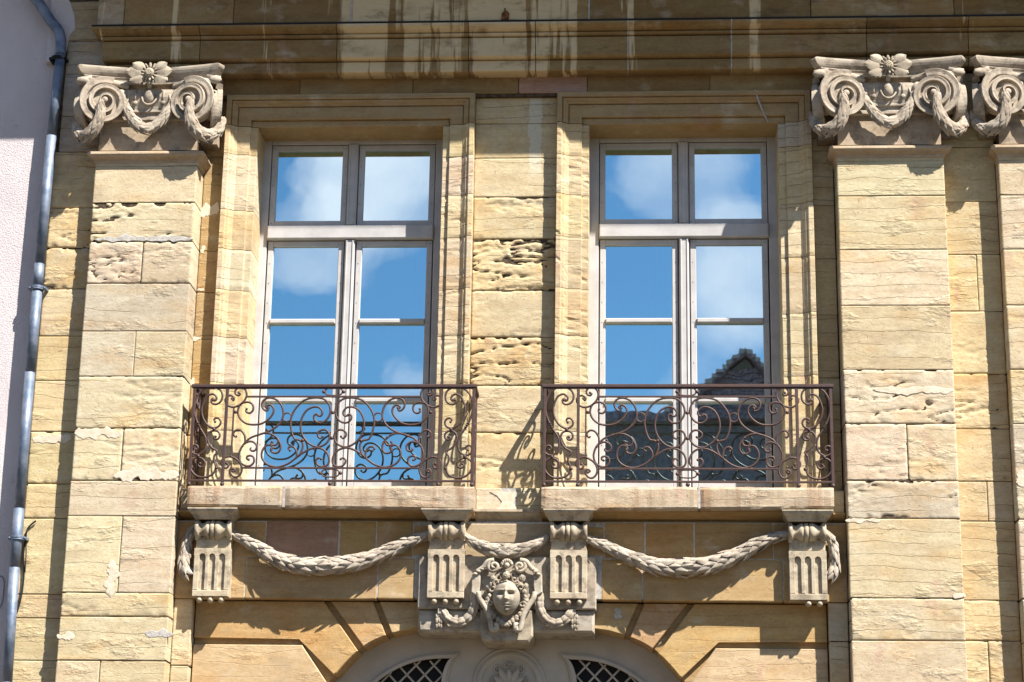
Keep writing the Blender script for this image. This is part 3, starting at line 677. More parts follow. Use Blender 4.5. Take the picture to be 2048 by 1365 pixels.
for k in range(7): a = R(20 + 140 * k / 6); m.ball((.0 + math.cos(a) * .045, -.22, 4.765 + math.sin(a) * .045), .02, 6, 5, (.7, .8, 1))
m.ball((0, -.23, 4.765), .025, 8, 6); m.build('shell', M_CARVE, ks, (0.456, 0.404, 0.318))
for s_ in (-1, 1):                        # husk swags under the frame tabs
    m = MB(); pts = spline([(s_ * .285, -.15, 4.485), (s_ * .29, -.15, 4.40), (s_ * .34, -.14, 4.31), (s_ * .43, -.14, 4.265), (s_ * .52, -.14, 4.30), (s_ * .56, -.14, 4.355)], 3)
    for i, p in enumerate(pts):
        if i % 2: continue
        d = (pts[min(i + 1, len(pts) - 1)] - pts[max(i - 1, 0)]).normalized()
        Mx = d.to_track_quat('Z', 'Y').to_matrix(); big = 1.15 - .02 * i
        for o_ in (-1, 0, 1): m.ball(p + Mx @ Vector((0, 0, 0)) + Vector((-d.z, 0, d.x)) * .021 * o_ + Vector((0, -.012 if o_ == 0 else 0, 0)), .046 * big, 8, 6, (.46, .5, 1.1), Mx)
    m.box(min(s_ * .56, s_ * .61), max(s_ * .56, s_ * .61), -.15, -.08, 4.345, 4.39)
    for z, r_ in ((4.33, .026), (4.29, .03), (4.245, .024)):
        for o_ in (-1, 0, 1): m.ball((s_ * .60 + o_ * .02, -.13, z - abs(o_) * .008), r_, 7, 5, (.55, .6, 1.1))
    m.build('husk_swag', M_CARVE, ks, (0.404, 0.353, 0.284))

# ---------------------------------------------------------------- consoles under the slabs
def console(cx, pegs, lab, col):
    c = empty('console', B, label=lab); h = .164
    m = MB(); m.sweep_u([(-.02, 5.165), (.004, 5.168), (.012, 5.185), (.02, 5.20), (.045, 5.225), (.052, 5.235), (.052, 5.246), (.06, 5.25), (.06, 5.262), (-.02, 5.262)], cx - h, cx + h, -.245, -.04)
    m.build('cap_moulding', M_CARVE, c, col)
    m = MB(); prof = [(-h, .0), (-h, .086), (-h + .03, .088), (-h + .034, .074), (-h + .05, .062), (-h + .068, .060), (-h + .09, .072), (-.055, .086), (-.036, .084), (-.032, .07), (-.028, .07), (-.024, .088), (.008, .09), (.012, .072), (.016, .072), (.02, .088), (.05, .088), (.07, .076), (.10, .060), (.118, .064), (.128, .078), (.132, .088), (h, .088), (h, 0)]
    prof = [(a, b) for a, b in prof]; n = 16
    rg = [[(cx + a, -.165 - b * math.sin(t) if b else -.165, 5.083 + b * math.cos(t)) for t in [math.pi * 2 * k / n for k in range(n)]] for a, b in prof]
    m.rings(rg, True, False, True)
    # side cheeks
    for q in (cx - h - .001, cx + h - .023): m.box(q, q + .024, -.20, -.04, 4.99, 5.165)
    m.build('roll', M_CARVE, c, col)
    m = MB(); m.box(cx - h + .006, cx + h - .006, -.170, -.04, 4.915, 5.02, .006)
    m.box(cx - h, cx + h, -.165, -.04, 4.478, 4.913)
    xs_ = [cx - h, cx - h + .055, cx - .082 + .03, cx - .014 - .012, cx + .026, cx + .078, cx + .112, cx + h]
    ribs = [(cx - h, cx - h + .045), (cx - .072, cx - .03), (cx + .026, cx + .068), (cx + h - .045, cx + h)]
    ribs = [(cx - h, cx - h + .048), (cx - .062, cx - .027), (cx + .027, cx + .062), (cx + h - .048, cx + h)]
    for i, (a, b) in enumerate(ribs): m.box(a, b, -.192, -.165, 4.535, 4.84, .004)
    m.box(cx - h, cx + h, -.193, -.165, 4.478, 4.533, .004)
    # band above the flutes with round heads
    top = [(cx - h, 4.842), (cx - h, 4.913), (cx + h, 4.913), (cx + h, 4.842)]
    arcs = []
    for a, b in ((ribs[2][1], ribs[3][0]), (ribs[1][1], ribs[2][0]), (ribs[0][1], ribs[1][0])):
        mc = (a + b) / 2; rr = (b - a) / 2
        arcs += [(mc + rr * math.cos(t), 4.842 + rr * .9 * math.sin(t)) for t in [math.pi * k / 6 for k in range(7)]]
    m.prism_y(top + arcs, -.191, -.165)
    m.build('fluted_face', M_CARVE, c, col)
    for k in pegs:
        m = MB(); m.ball((cx + (k - 1) * .098, -.155, 4.452), .029, 12, 8, (1, 1.3, 1)); m.build('peg', M_CARVE, c, col)
    return c
console(-2.65, (0, 1, 2), 'leftmost console bracket, its flutes broken away', (0.516, 0.439, 0.318)); console(-.545, (0, 1, 2), 'console bracket left of the carved head', (0.499, 0.421, 0.310))
console(.545, (0, 1, 2), 'console bracket right of the carved head', (0.507, 0.430, 0.318)); console(2.65, (1, 2), 'rightmost console bracket with only two pegs left', (0.499, 0.430, 0.318))

# ---------------------------------------------------------------- laurel festoons
lf = MB()
lv = []; lfc = []
NL, NW = 6, 3
for i in range(NL + 1):
    t = i / NL; w_ = .5 * math.sin(math.pi * min(1, t * .93 + .07)) ** .75 * (1 - .25 * t)
    for j in range(-NW, NW + 1):
        s_ = j / NW; lv.append((s_ * w_, .20 * (1 - s_ * s_) * math.sin(math.pi * (.15 + .8 * t)) + (.045 if j == 0 else 0) + .10 * t, t))
for i in range(NL):
    for j in range(2 * NW): a = i * (2 * NW + 1) + j; lfc.append((a, a + 1, a + 2 * NW + 2, a + 2 * NW + 1))
lf.add(lv, lfc, True)
LEAF = lf.build('leaf', M_CARVE, mesh_only=True)     # width x, out y, length z
def garland(parent, pts, rad, step, nleaf, flip_at=.5, joined=False, col=(.45, .395, .325), leafscale=1.0, yneg=True):
    """tube with overlapping leaves pointing to the middle"""
    P = spline(pts, 10); Ls = [0]
    for a, b in zip(P[:-1], P[1:]): Ls.append(Ls[-1] + (b - a).length)
    T = Ls[-1]
    def pos(s):
        for i in range(len(P) - 1):
            if Ls[i + 1] >= s or i == len(P) - 2:
                k = (s - Ls[i]) / max(1e-9, Ls[i + 1] - Ls[i]); return P[i].lerp(P[i + 1], max(0, min(1, k)))
    m = MB(); core_r = [rad(Ls[i] / T) * .74 for i in range(len(P))]; m.tube(P, core_r, 10)
    n = int(T / step)
    for k in range(n):
        s = T * (k + .5) / n; u = s / T; d = (pos(min(T, s + .01)) - pos(max(0, s - .01))).normalized()
        dr = 1 if u < flip_at else -1; tng = d * dr
        q = Vector((0, -1, 0)); q = (q - tng * q.dot(tng)).normalized(); side = tng.cross(q)
        r_ = rad(u)
        for j in range(nleaf):
            a = (j + (.5 if k % 2 else 0)) / nleaf * 2 * math.pi + random.uniform(-.12, .12)
            o = q * math.cos(a) + side * math.sin(a)
            if o.dot(Vector((0, -1, 0))) < -.45: continue
            ln = r_ * 2.9 * leafscale * random.uniform(.9, 1.15); wd = r_ * 1.45 * random.uniform(.85, 1.1)
            z = (tng + o * random.uniform(.10, .28)).normalized(); x = z.cross(-o).normalized(); y = x.cross(z) * -1
            if y.dot(o) < 0: y = -y
            x = y.cross(z)
            c = pos(s) - tng * ln * .5 + o * r_ * .70
            Mx = Matrix(((x.x * wd, y.x * r_ * 1.5, z.x * ln, c.x), (x.y * wd, y.y * r_ * 1.5, z.y * ln, c.y), (x.z * wd, y.z * r_ * 1.5, z.z * ln, c.z), (0, 0, 0, 1)))
            if joined: m.merge(lf, Mx)
            else: link('leaf', LEAF, parent, jit(col, .1), M=Mx)
    # crossed ribbon at the middle
    if flip_at == .5:
        c = pos(T / 2); r_ = rad(.5)
        for sg in (-1, 1):
            for o_ in (-.25, 0, .25):
                pp = [c + Vector((sg * r_ * 1.0 * math.sin(t) + o_ * r_, -r_ * 1.12 * math.cos(t), r_ * 1.12 * math.sin(t))) for t in [math.pi * (-.5 + k / 10) for k in range(11)]]
                m.tube(pp, r_ * .17, 5)
    return m.build('garland', M_CARVE, parent, col)
f1 = empty('festoon', B, label='long laurel festoon under the left balcony')
def rmain(u): return .028 + .029 * math.sin(math.pi * max(0, min(1, u))) ** .8
def FP(lst, Y): return [(at(a, b, Y)[0], Y if not isinstance(Y, list) else Y, at(a, b, Y)[1]) for a, b in lst]
garland(f1, FP([(463, 1068), (500, 1085), (550, 1115), (600, 1132), (655, 1134), (710, 1128), (760, 1112), (810, 1090), (858, 1070)], -.12), rmain, .056, 6)
f2 = empty('festoon', B, label='long laurel festoon under the right balcony')
garland(f2, FP([(1172, 1078), (1215, 1095), (1265, 1118), (1320, 1134), (1375, 1136), (1430, 1128), (1480, 1108), (1530, 1082), (1580, 1068)], -.12), rmain, .056, 6)
f3 = empty('festoon', B, label='short laurel festoon above the carved head')
garland(f3, FP([(930, 1072), (955, 1090), (985, 1102), (1012, 1105), (1040, 1102), (1070, 1090), (1098, 1074)], -.13), lambda u: .024 + .026 * math.sin(math.pi * max(0, min(1, u))), .05, 6)
f4 = empty('festoon', B, label='drooping end of laurel left of the leftmost console')
garland(f4, FP([(392, 1058), (380, 1080), (374, 1110), (374, 1140), (383, 1152)], -.10), lambda u: .030 + .014 * u, .046, 6, flip_at=2)
f5 = empty('festoon', B, label='drooping end of laurel right of the rightmost console')
garland(f5, FP([(1650, 1068), (1662, 1085), (1668, 1115), (1665, 1145), (1657, 1156)], -.10), lambda u: .030 + .014 * u, .046, 6, flip_at=2)

for e, dy in ((fr, -.08), (ar, -.08)): e.location = (0, dy, -.013)  # this and the next groups pushed toward the camera along its line of sight
for e in [o for o in KIDS(B) if o.name.startswith(('arch_border',))]: e.location = (0, -.06, -.010)
for e in [o for o in KIDS(B) if o.name.startswith(('console', 'keystone'))]: e.location = (0, -.055, -.009)
for e in [o for o in KIDS(B) if o.name.startswith('festoon') and o is not fr]: e.location = (0, -.085, -.013)
# ---------------------------------------------------------------- capitals
def capital(cx, lab):
    c = empty('capital', B, (cx, -.106, .022), lab); c.scale = (1, .62, 1); CC = (.44, .38, .305)
    # neck block behind
    m = MB(); m.box(-.475, .475, -.275, .0, 8.70, 9.46); m.build('neck', M_CARVE, c, (.42, .34, .25))
    m = MB(); m.box(-.64, .64, -.10, .3, 8.80, 9.50); m.build('backing', M_CARVE, c, (.37, .30, .22))
    # abacus with hollowed front and horned corners
    def outline(o):
        pts = []
        for k in range(17):
            t = -1 + 2 * k / 16; y = -.40 - .15 * abs(t) ** 2.0; pts.append((t * (.66 + o), y - o))
        pts = [(-.60 - o, .0)] + [(-.70 - o, -.44 - o)] + pts + [(.70 + o, -.44 - o)] + [(.60 + o, .0)]
        return pts
    m = MB(); rg = [[(x, y, z) for x, y in outline(o)] for o, z in ((-.06, 9.36), (-.055, 9.40), (-.035, 9.415), (-.035, 9.425), (-.02, 9.435), (.0, 9.455), (.015, 9.48), (.02, 9.50), (.015, 9.515), (.0, 9.52), (-.05, 9.521))]
    m.rings(rg); m.build('abacus', M_CARVE, c, CC)
    # volutes: disc with a raised spiral fillet and an eye
    def vol(x, y, z, ang, r0=.185, sg=1, thick=.14):
        m = MB(); Mx = Matrix.Translation((x, y, z)) @ Matrix.Rotation(ang, 4, 'Z')
        t_ = MB(); n = 28
        for (ra, ya, yb) in ((r0 * .93, -.02, thick),):
            t_.rings([[(ra * math.cos(2 * math.pi * k / n), yy, ra * math.sin(2 * math.pi * k / n)) for k in range(n)] for yy in (ya, yb)])
        rg = []; N = 84; turns = 2.35
        for k in range(N + 1):
            t = k / N; a = math.pi / 2 - sg * (-.35 + t * turns * 2 * math.pi); rr = r0 * (1 - t) ** .80 + .026
            hw = r0 * (.135 * (1 - t) + .055); d_ = -.03 - .075 * t ** .7; ca, sa = math.cos(a), math.sin(a)
            cz = [(rr + hw * .2, .03), (rr + hw, d_ + .006), (rr + hw * .82, d_ - .010), (rr, d_ - .004), (rr - hw * .75, d_ - .008), (rr - hw, d_ + .004), (rr - hw, .03)]
            rg.append([(q * ca, w2, q * sa) for q, w2 in cz])
        t_.rings(rg, True, True, False)
        t_.ball((0, -.10, 0), .032, 10, 8); t_.rings([[(.03 * math.cos(2 * math.pi * k / 10), yy, .03 * math.sin(2 * math.pi * k / 10)) for k in range(10)] for yy in (-.1, 0)])
        m.merge(t_, Mx); return m.build('volute', M_CARVE, c, CC)
    vol(-.43, -.455, 9.15, R(16), .20, -1); vol(.43, -.455, 9.15, R(-16), .20, 1)
    vol(-.655, -.27, 9.13, R(80), .20, 1, .03); vol(.655, -.27, 9.13, R(-80), .20, -1, .03)
    # rolls joining front and side volutes under the horns
    for s_ in (-1, 1):
        m = MB(); m.tube(spline([(s_ * .22, -.34, 9.33), (s_ * .36, -.42, 9.36), (s_ * .52, -.50, 9.35), (s_ * .60, -.50, 9.33)], 5), [.03] * 16, 7)
        m.ball((s_ * .64, -.50, 9.36), .05, 10, 7, (1.3, 1, .75)); m.tube([(s_ * .56, -.47, 9.40), (s_ * .68, -.50, 9.37), (s_ * .66, -.48, 9.34)], .03, 7); m.build('corner_leaf', M_CARVE, c, CC)
    # echinus with eggs and darts
    m = MB(); pr = [(.0, 9.30), (-.36, 9.30), (-.375, 9.27), (-.385, 9.22), (-.37, 9.17), (-.345, 9.13), (-.335, 9.10), (-.345, 9.095), (-.345, 9.075), (-.315, 9.065), (-.315, 9.03), (-.325, 9.025), (-.325, 9.0), (-.30, 8.99), (0, 8.99)]
    m.prism_x(pr, -.36, .36); m.build('echinus', M_CARVE, c, CC)
    for x in (-.27, 0, .27):
        m = MB(); m.ball((x, -.385, 9.225), .060, 12, 9, (.85, 1, 1.25))
        pts = [(x + .075 * math.cos(a), -.405 + .02 * (1 + math.sin(a)), 9.24 + .105 * math.sin(a)) for a in [math.pi * (1 + k / 10) for k in range(11)]]
        m.tube(pts, .010, 6); m.build('egg', M_CARVE, c, CC)
    for x in (-.135, .135):
        m = MB(); m.ball((x, -.39, 9.24), .012, 6, 5, (1, 1, 4)); m.ball((x, -.38, 9.16), .02, 7, 5, (1.2, .8, 1)); m.build('dart', M_CARVE, c, CC)
    # flower with two rows of petals and side leaves
    m = MB(); fc = Vector((0, -.50, 9.44)); m.ball(fc, .048, 12, 9)
    for k in range(9):
        a = 2 * math.pi * k / 9
        for j in range(3): m.ball(fc + Vector((math.cos(a) * .012 * j + .0, -.045, math.sin(a) * .012 * j)), .009, 5, 4)
    for row, (n, r1, sz, yy) in enumerate(((13, .064, .017, -.0), (14, .088, .020, .03))):
        for k in range(n):
            a = 2 * math.pi * (k + .5 * row) / n; d = Vector((math.cos(a), -.25, math.sin(a)))
            Mx = d.to_track_quat('Z', 'Y').to_matrix(); m.ball(fc + Vector((math.cos(a) * r1, yy, math.sin(a) * r1)), sz, 7, 5, (.75, .5, 1.25), Mx)
    m.tube([(0, -.46, 9.40), (0, -.42, 9.30)], .022, 7)
    m.build('flower', M_CARVE, c, (.44, .385, .30))
    m = MB()
    for s_ in (-1, 1):
        for a, ln in ((30, .14), (4, .17), (-26, .15)):
            d = Vector((s_ * math.cos(R(a)), -.12, math.sin(R(a)))).normalized(); up = Vector((0, -1, .2)); x = d.cross(up).normalized(); y = x.cross(d)
            if y.y > 0: y = -y
            b0 = fc + d * .060 + Vector((0, .03, 0)); w2 = ln * .95
            m.merge(lf, Matrix(((x.x * w2, y.x * .11, d.x * ln, b0.x), (x.y * w2, y.y * .11, d.y * ln, b0.y), (x.z * w2, y.z * .11, d.z * ln, b0.z), (0, 0, 0, 1))))
    m.build('side_leaf', M_CARVE, c, (.42, .37, .29), kind='stuff')
    # laurel garlands
    rg_ = lambda u: .025 + .016 * math.sin(math.pi * max(0, min(1, u)))
    garland(c, [(-.25, -.40, 9.19), (-.20, -.43, 9.07), (-.10, -.42, 8.93), (0, -.42, 8.885), (.10, -.42, 8.93), (.20, -.43, 9.07), (.25, -.40, 9.19)], rg_, .034, 6, joined=True, col=CC)
    for s_ in (-1, 1):
        garland(c, [(s_ * .435, -.58, 9.12), (s_ * .425, -.585, 9.00), (s_ * .46, -.57, 8.88), (s_ * .53, -.52, 8.81), (s_ * .61, -.44, 8.81), (s_ * .68, -.36, 8.88), (s_ * .71, -.30, 9.0)],
                lambda u: .026 + .020 * math.sin(math.pi * max(0, min(1, u))), .036, 6, flip_at=.55, joined=True, col=(.41, .35, .28))
    return c
cap = capital(-3.4925, 'leftmost capital, carved volutes and laurel swags in full sun')
for x, lab in ((3.4975, 'middle capital with a flower, above the right pilaster'), (4.98, 'rightmost capital, cut off by the photo edge')):
    c2 = copy_tree(cap, B); c2.location.x = x; c2['label'] = lab

# ---------------------------------------------------------------- entablature
en = empty('entablature', B, label='stained architrave with pale rain-washed runs above the windows')
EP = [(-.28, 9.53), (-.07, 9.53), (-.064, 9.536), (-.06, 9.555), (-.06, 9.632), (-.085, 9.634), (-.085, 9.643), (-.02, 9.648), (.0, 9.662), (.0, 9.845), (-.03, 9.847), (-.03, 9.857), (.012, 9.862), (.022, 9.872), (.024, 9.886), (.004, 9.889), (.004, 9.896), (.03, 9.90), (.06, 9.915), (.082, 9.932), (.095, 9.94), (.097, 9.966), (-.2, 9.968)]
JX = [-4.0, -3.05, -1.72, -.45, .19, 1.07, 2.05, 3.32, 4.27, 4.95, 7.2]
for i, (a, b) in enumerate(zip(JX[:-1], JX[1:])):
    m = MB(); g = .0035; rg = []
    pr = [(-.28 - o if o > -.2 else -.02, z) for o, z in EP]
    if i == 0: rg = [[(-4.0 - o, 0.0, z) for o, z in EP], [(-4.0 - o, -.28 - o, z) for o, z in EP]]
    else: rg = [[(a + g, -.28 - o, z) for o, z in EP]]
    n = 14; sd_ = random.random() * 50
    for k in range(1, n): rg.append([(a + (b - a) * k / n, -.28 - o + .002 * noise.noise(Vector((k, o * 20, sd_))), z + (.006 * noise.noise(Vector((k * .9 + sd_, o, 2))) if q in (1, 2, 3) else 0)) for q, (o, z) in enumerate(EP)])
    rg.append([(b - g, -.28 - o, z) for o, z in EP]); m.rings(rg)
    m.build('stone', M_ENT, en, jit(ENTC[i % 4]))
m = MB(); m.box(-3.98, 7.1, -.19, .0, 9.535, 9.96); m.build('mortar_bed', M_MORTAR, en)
for x, wd in ((1.07, .011), (2.05, .012)):
    m = MB(); rg = []
    for k in range(2): rg.append([(x - wd / 2 + wd * k, -.28 - o - (.003 if o > -.2 else 0), z) for o, z in EP])
    m.rings(rg); m.build('mortar_joint', M_LIME, en)
m = MB(); m.sweep_u([(-.04, 9.969), (.099, 9.968), (.101, 9.984), (.03, 9.996), (-.04, 9.996)], -4.0, 7.2, -.28, .0); m.build('lead_flashing', M_LEAD, en)
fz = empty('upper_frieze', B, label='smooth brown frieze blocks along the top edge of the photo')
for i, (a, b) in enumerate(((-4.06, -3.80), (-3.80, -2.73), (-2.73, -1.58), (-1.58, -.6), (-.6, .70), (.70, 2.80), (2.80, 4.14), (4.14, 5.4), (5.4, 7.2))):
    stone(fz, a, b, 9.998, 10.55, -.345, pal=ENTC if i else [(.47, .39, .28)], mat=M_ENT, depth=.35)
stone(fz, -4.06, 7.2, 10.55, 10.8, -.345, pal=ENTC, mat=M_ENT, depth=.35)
m = MB(); m.box(-1.59, -1.575, -.350, -.2, 10.0, 10.55); m.box(.692, .707, -.350, -.2, 10.0, 10.55); m.build('mortar_joint', M_LIME, fz)
m = MB(); m.sweep_u([(0, 10.77), (.1, 10.77), (.12, 10.80), (.62, 10.805), (.655, 10.815), (.655, 11.15), (.75, 11.25), (.75, 11.4), (0, 11.5)], -4.06, 7.2, -.345, .0); m.build('main_cornice', M_ENT, B, ENTC[0], label='deep main cornice above the frame that shades the top')
m = MB(); m.box(-4.43, 7.2, -.02, 6, 11.9, 12.0); m.build('roof_deck', M_TILE, B)

# ---------------------------------------------------------------- mortar repairs
random.seed(5)
def patch(parent, px0, px1, py0, py1, Y, n=34, mat=None, lab=None):
    x0, z1 = at(px0, py0, Y); x1, z0 = at(px1, py1, Y); a, b = (x1 - x0) / 2, (z1 - z0) / 2; cx, cz = (x0 + x1) / 2, (z0 + z1) / 2
    N_ = 26; top, bot = [], []; vert = b > a; La, Lb = (b, a) if vert else (a, b)
    for k in range(N_ + 1):
        t = -1 + 2 * k / N_; e = max(0, 1 - t ** 4) ** .45
        f1_ = e * (.62 + .75 * noise.fractal(Vector((t * La * 9 + px0, py0, 1)), .7, 2, 4)); f2_ = e * (.62 + .75 * noise.fractal(Vector((t * La * 9 + px0, py0, 9)), .7, 2, 4))
        dr = .25 * noise.noise(Vector((t * 1.5 + py0, px0, 4))); top.append((t * La, Lb * max(.06, f1_) + Lb * dr)); bot.append((t * La, -Lb * max(.06, f2_) + Lb * dr))
    P = top + bot[::-1]; P = [(cx + (v if vert else u), cz + (u if vert else v)) for u, v in P]
    m = MB(); q = [(cx + (x - cx) * .97, cz + (z - cz) * .9) for x, z in P]
    m.rings([[(x, Y - .0035, z) for x, z in q], [(x, Y - .001, z) for x, z in P], [(x, Y + .02, z) for x, z in P]]); return m.build('mortar_patch', mat or M_PATCH, parent, label=lab)
patch(pL, 150, 243, 852, 882, -.28); patch(pL, 228, 356, 933, 968, -.28, 40); patch(pL, 212, 236, 1120, 1195, -.28); patch(pL, 114, 148, 1262, 1285, -.28)
patch(pL, 290, 345, 1258, 1278, -.28, mat=M_LIME); patch(ow, 66, 142, 865, 892, -.13); patch(nl, 398, 438, 404, 438, .0)
patch(pL, 188, 385, 470, 486, -.28, 40, mat=M_LIME)
patch(pR, 1690, 1760, 1035, 1048, -.28); patch(pR, 1745, 1908, 770, 792, -.28, 40); patch(pR, 1905, 1932, 1185, 1200, -.28)
PXZ = [at(a, b, -.124) for a, b in ((980, 984), (1044, 984), (1030, 996), (1026, 1008), (1034, 1018), (1042, 1024), (984, 1024), (998, 1015), (1004, 1004), (994, 992))]
m = MB(); m.prism_y(PXZ, -.126, -.09, .002); m.build("mortar_patch", M_PATCH, cb)
patch(p3, 2028, 2060, 940, 975, -.28)
patch(nl, 400, 412, 492, 508, .0); patch(nl, 395, 408, 576, 584, .0); patch(nl, 386, 402, 672, 684, .0); patch(nl, 378, 392, 756, 772, .0)
patch(ar, 1226, 1246, 1216, 1238, .052, mat=M_LIME)

m = MB(); x, z = at(1010, 30, -.36); m.prism_y([(x - .035, z - .05), (x + .035, z - .05), (x + .04, z + .02), (x + .01, z + .05), (x - .03, z + .02)], -.365, -.33, .005); m.build('wall_anchor', M_RUST, B, label='small rusty iron plate on the upper frieze')
m = MB(); m.tube([(x, -.36, z - .01), (x, -.40, z + .02), (x, -.37, z + .06)], .008, 6); m.build('hook', M_RUST, B)

# ---------------------------------------------------------------- door head under the arch
dh = empty('door_head', B, label='cream painted door head with latticed openings and a carved medallion')
def plate(name, outer, holes, y0, y1, mat, parent, bevel=0):
    cu = bpy.data.curves.new(name, 'CURVE'); cu.dimensions = '2D'; cu.fill_mode = 'BOTH'; cu.extrude = (y1 - y0) / 2; cu.bevel_depth = bevel
    for ring in [outer] + holes:
        sp = cu.splines.new('POLY'); sp.points.add(len(ring) - 1); sp.use_cyclic_u = True
        for p, (x, z) in zip(sp.points, ring): p.co = (x, z, 0, 1)
    o = bpy.data.objects.new(name, cu); COL.objects.link(o); dg = bpy.context.evaluated_depsgraph_get(); dg.update()
    me = bpy.data.meshes.new_from_object(o.evaluated_get(dg)); bpy.data.objects.remove(o)
    me.transform(Matrix.Rotation(math.pi / 2, 4, 'X')); me.transform(Matrix.Translation((0, (y0 + y1) / 2, 0)))
    me.materials.clear(); me.materials.append(mat); return link(name, me, parent)
full = [(x, z - .013) for x, z in IN] ; outer = [(-x * 1.03, z + .05) for x, z in full[::-1]] + [(x * 1.03, z + .05) for x, z in full[1:]]
outer = outer + [(1.80, 2.2), (-1.80, 2.2)]
hole = [tuple(p)[:2] for p in spline([(-.50, 4.02, 0), (-.545, 3.97, 0), (-.585, 3.85, 0), (-.60, 3.65, 0), (-.60, 3.40, 0)], 4)] + [tuple(p)[:2] for p in spline([(-1.46, 3.40, 0), (-1.36, 3.62, 0), (-1.22, 3.78, 0), (-1.05, 3.90, 0), (-.88, 3.975, 0), (-.70, 4.012, 0), (-.505, 4.02, 0)], 4)]
def grow(P, k, cx=-.95, cz=3.70): return [(cx + (x - cx) * k, cz + (z - cz) * k) for x, z in P]
def mir(P): return [(-x, z) for x, z in P]
plate('board', outer, [grow(hole, 1.0), mir(grow(hole, 1.0))], .30, .36, M_DOOR, dh)
for s_ in (-1, 1):
    H = hole if s_ < 0 else mir(hole); g = (lambda k: grow(H, k, s_ * .95))
    plate('moulding', g(1.10), [g(1.0)], .277, .30, M_DOOR, dh, .004); plate('moulding', g(1.045), [g(.965)], .262, .285, M_DOOR, dh, .006)
    m = MB(); Hx = [(p[0], p[1]) for p in H]
    def inside(x, z):
        r_ = False; n = len(Hx)
        for i in range(n):
            (a, b), (c_, d) = Hx[i], Hx[(i + 1) % n]
            if (b > z) != (d > z) and x < (c_ - a) * (z - b) / (d - b) + a: r_ = not r_
        return r_
    for dg_ in (1, -1):
        for k in range(-24, 24):
            run = []
            for q in range(-60, 60):
                u = q * .02; x = s_ * .93 + k * .163 + u; z = 3.86 + dg_ * (u) * 1.05
                if inside(x, z): run.append((x, z))
            if len(run) > 2: m.tube([(run[0][0], .335, run[0][1]), (run[-1][0], .335, run[-1][1])], 1, flat=(.018, .016), smooth=False)
    m.build('lattice', M_DOOR, dh)
    m = MB(); m.box(min(s_ * 1.5, s_ * .45), max(s_ * 1.5, s_ * .45), .40, .42, 3.2, 4.06); m.build('dark_glass', M_ROOM, dh)
m = MB(); cz = 3.775; n = 48
rg = [[(r_ * math.cos(2 * math.pi * k / n), y, cz + r_ * math.sin(2 * math.pi * k / n)) for k in range(n)] for r_, y in ((.335, .299), (.33, .285), (.315, .28), (.305, .287), (.295, .272), (.27, .262), (.255, .265), (.245, .285), (.235, .29), (.22, .284), (.01, .280))]
m.rings(rg, True, False, True); m.build('medallion', M_DOOR, dh)
m = MB()
for k in range(9):
    a = R(-20 + 220 * k / 8); ln = .17 if k % 2 else .14; d = Vector((math.cos(a), -.1, math.sin(a))).normalized(); y = Vector((0, -1, 0)); x = d.cross(y).normalized(); b0 = Vector((0, .275, cz - .03)) + d * .03
    m.merge(lf, Matrix(((x.x * .075, y.x * .09, d.x * ln, b0.x), (x.y * .075, y.y * .09, d.y * ln, b0.y), (x.z * .075, y.z * .09, d.z * ln, b0.z), (0, 0, 0, 1))))
for s_ in (-1, 1): curl(m, (s_ * .10, .275, cz + .13), .04, 1.4, -s_, 1.5, .009); curl(m, (s_ * .16, .275, cz + .04), .035, 1.4, s_, 1.5, .008); curl(m, (s_ * .03, .27, cz + .17), .03, 1.3, s_, 1.5, .008)
m.build('acanthus', M_DOOR, dh, kind='stuff')

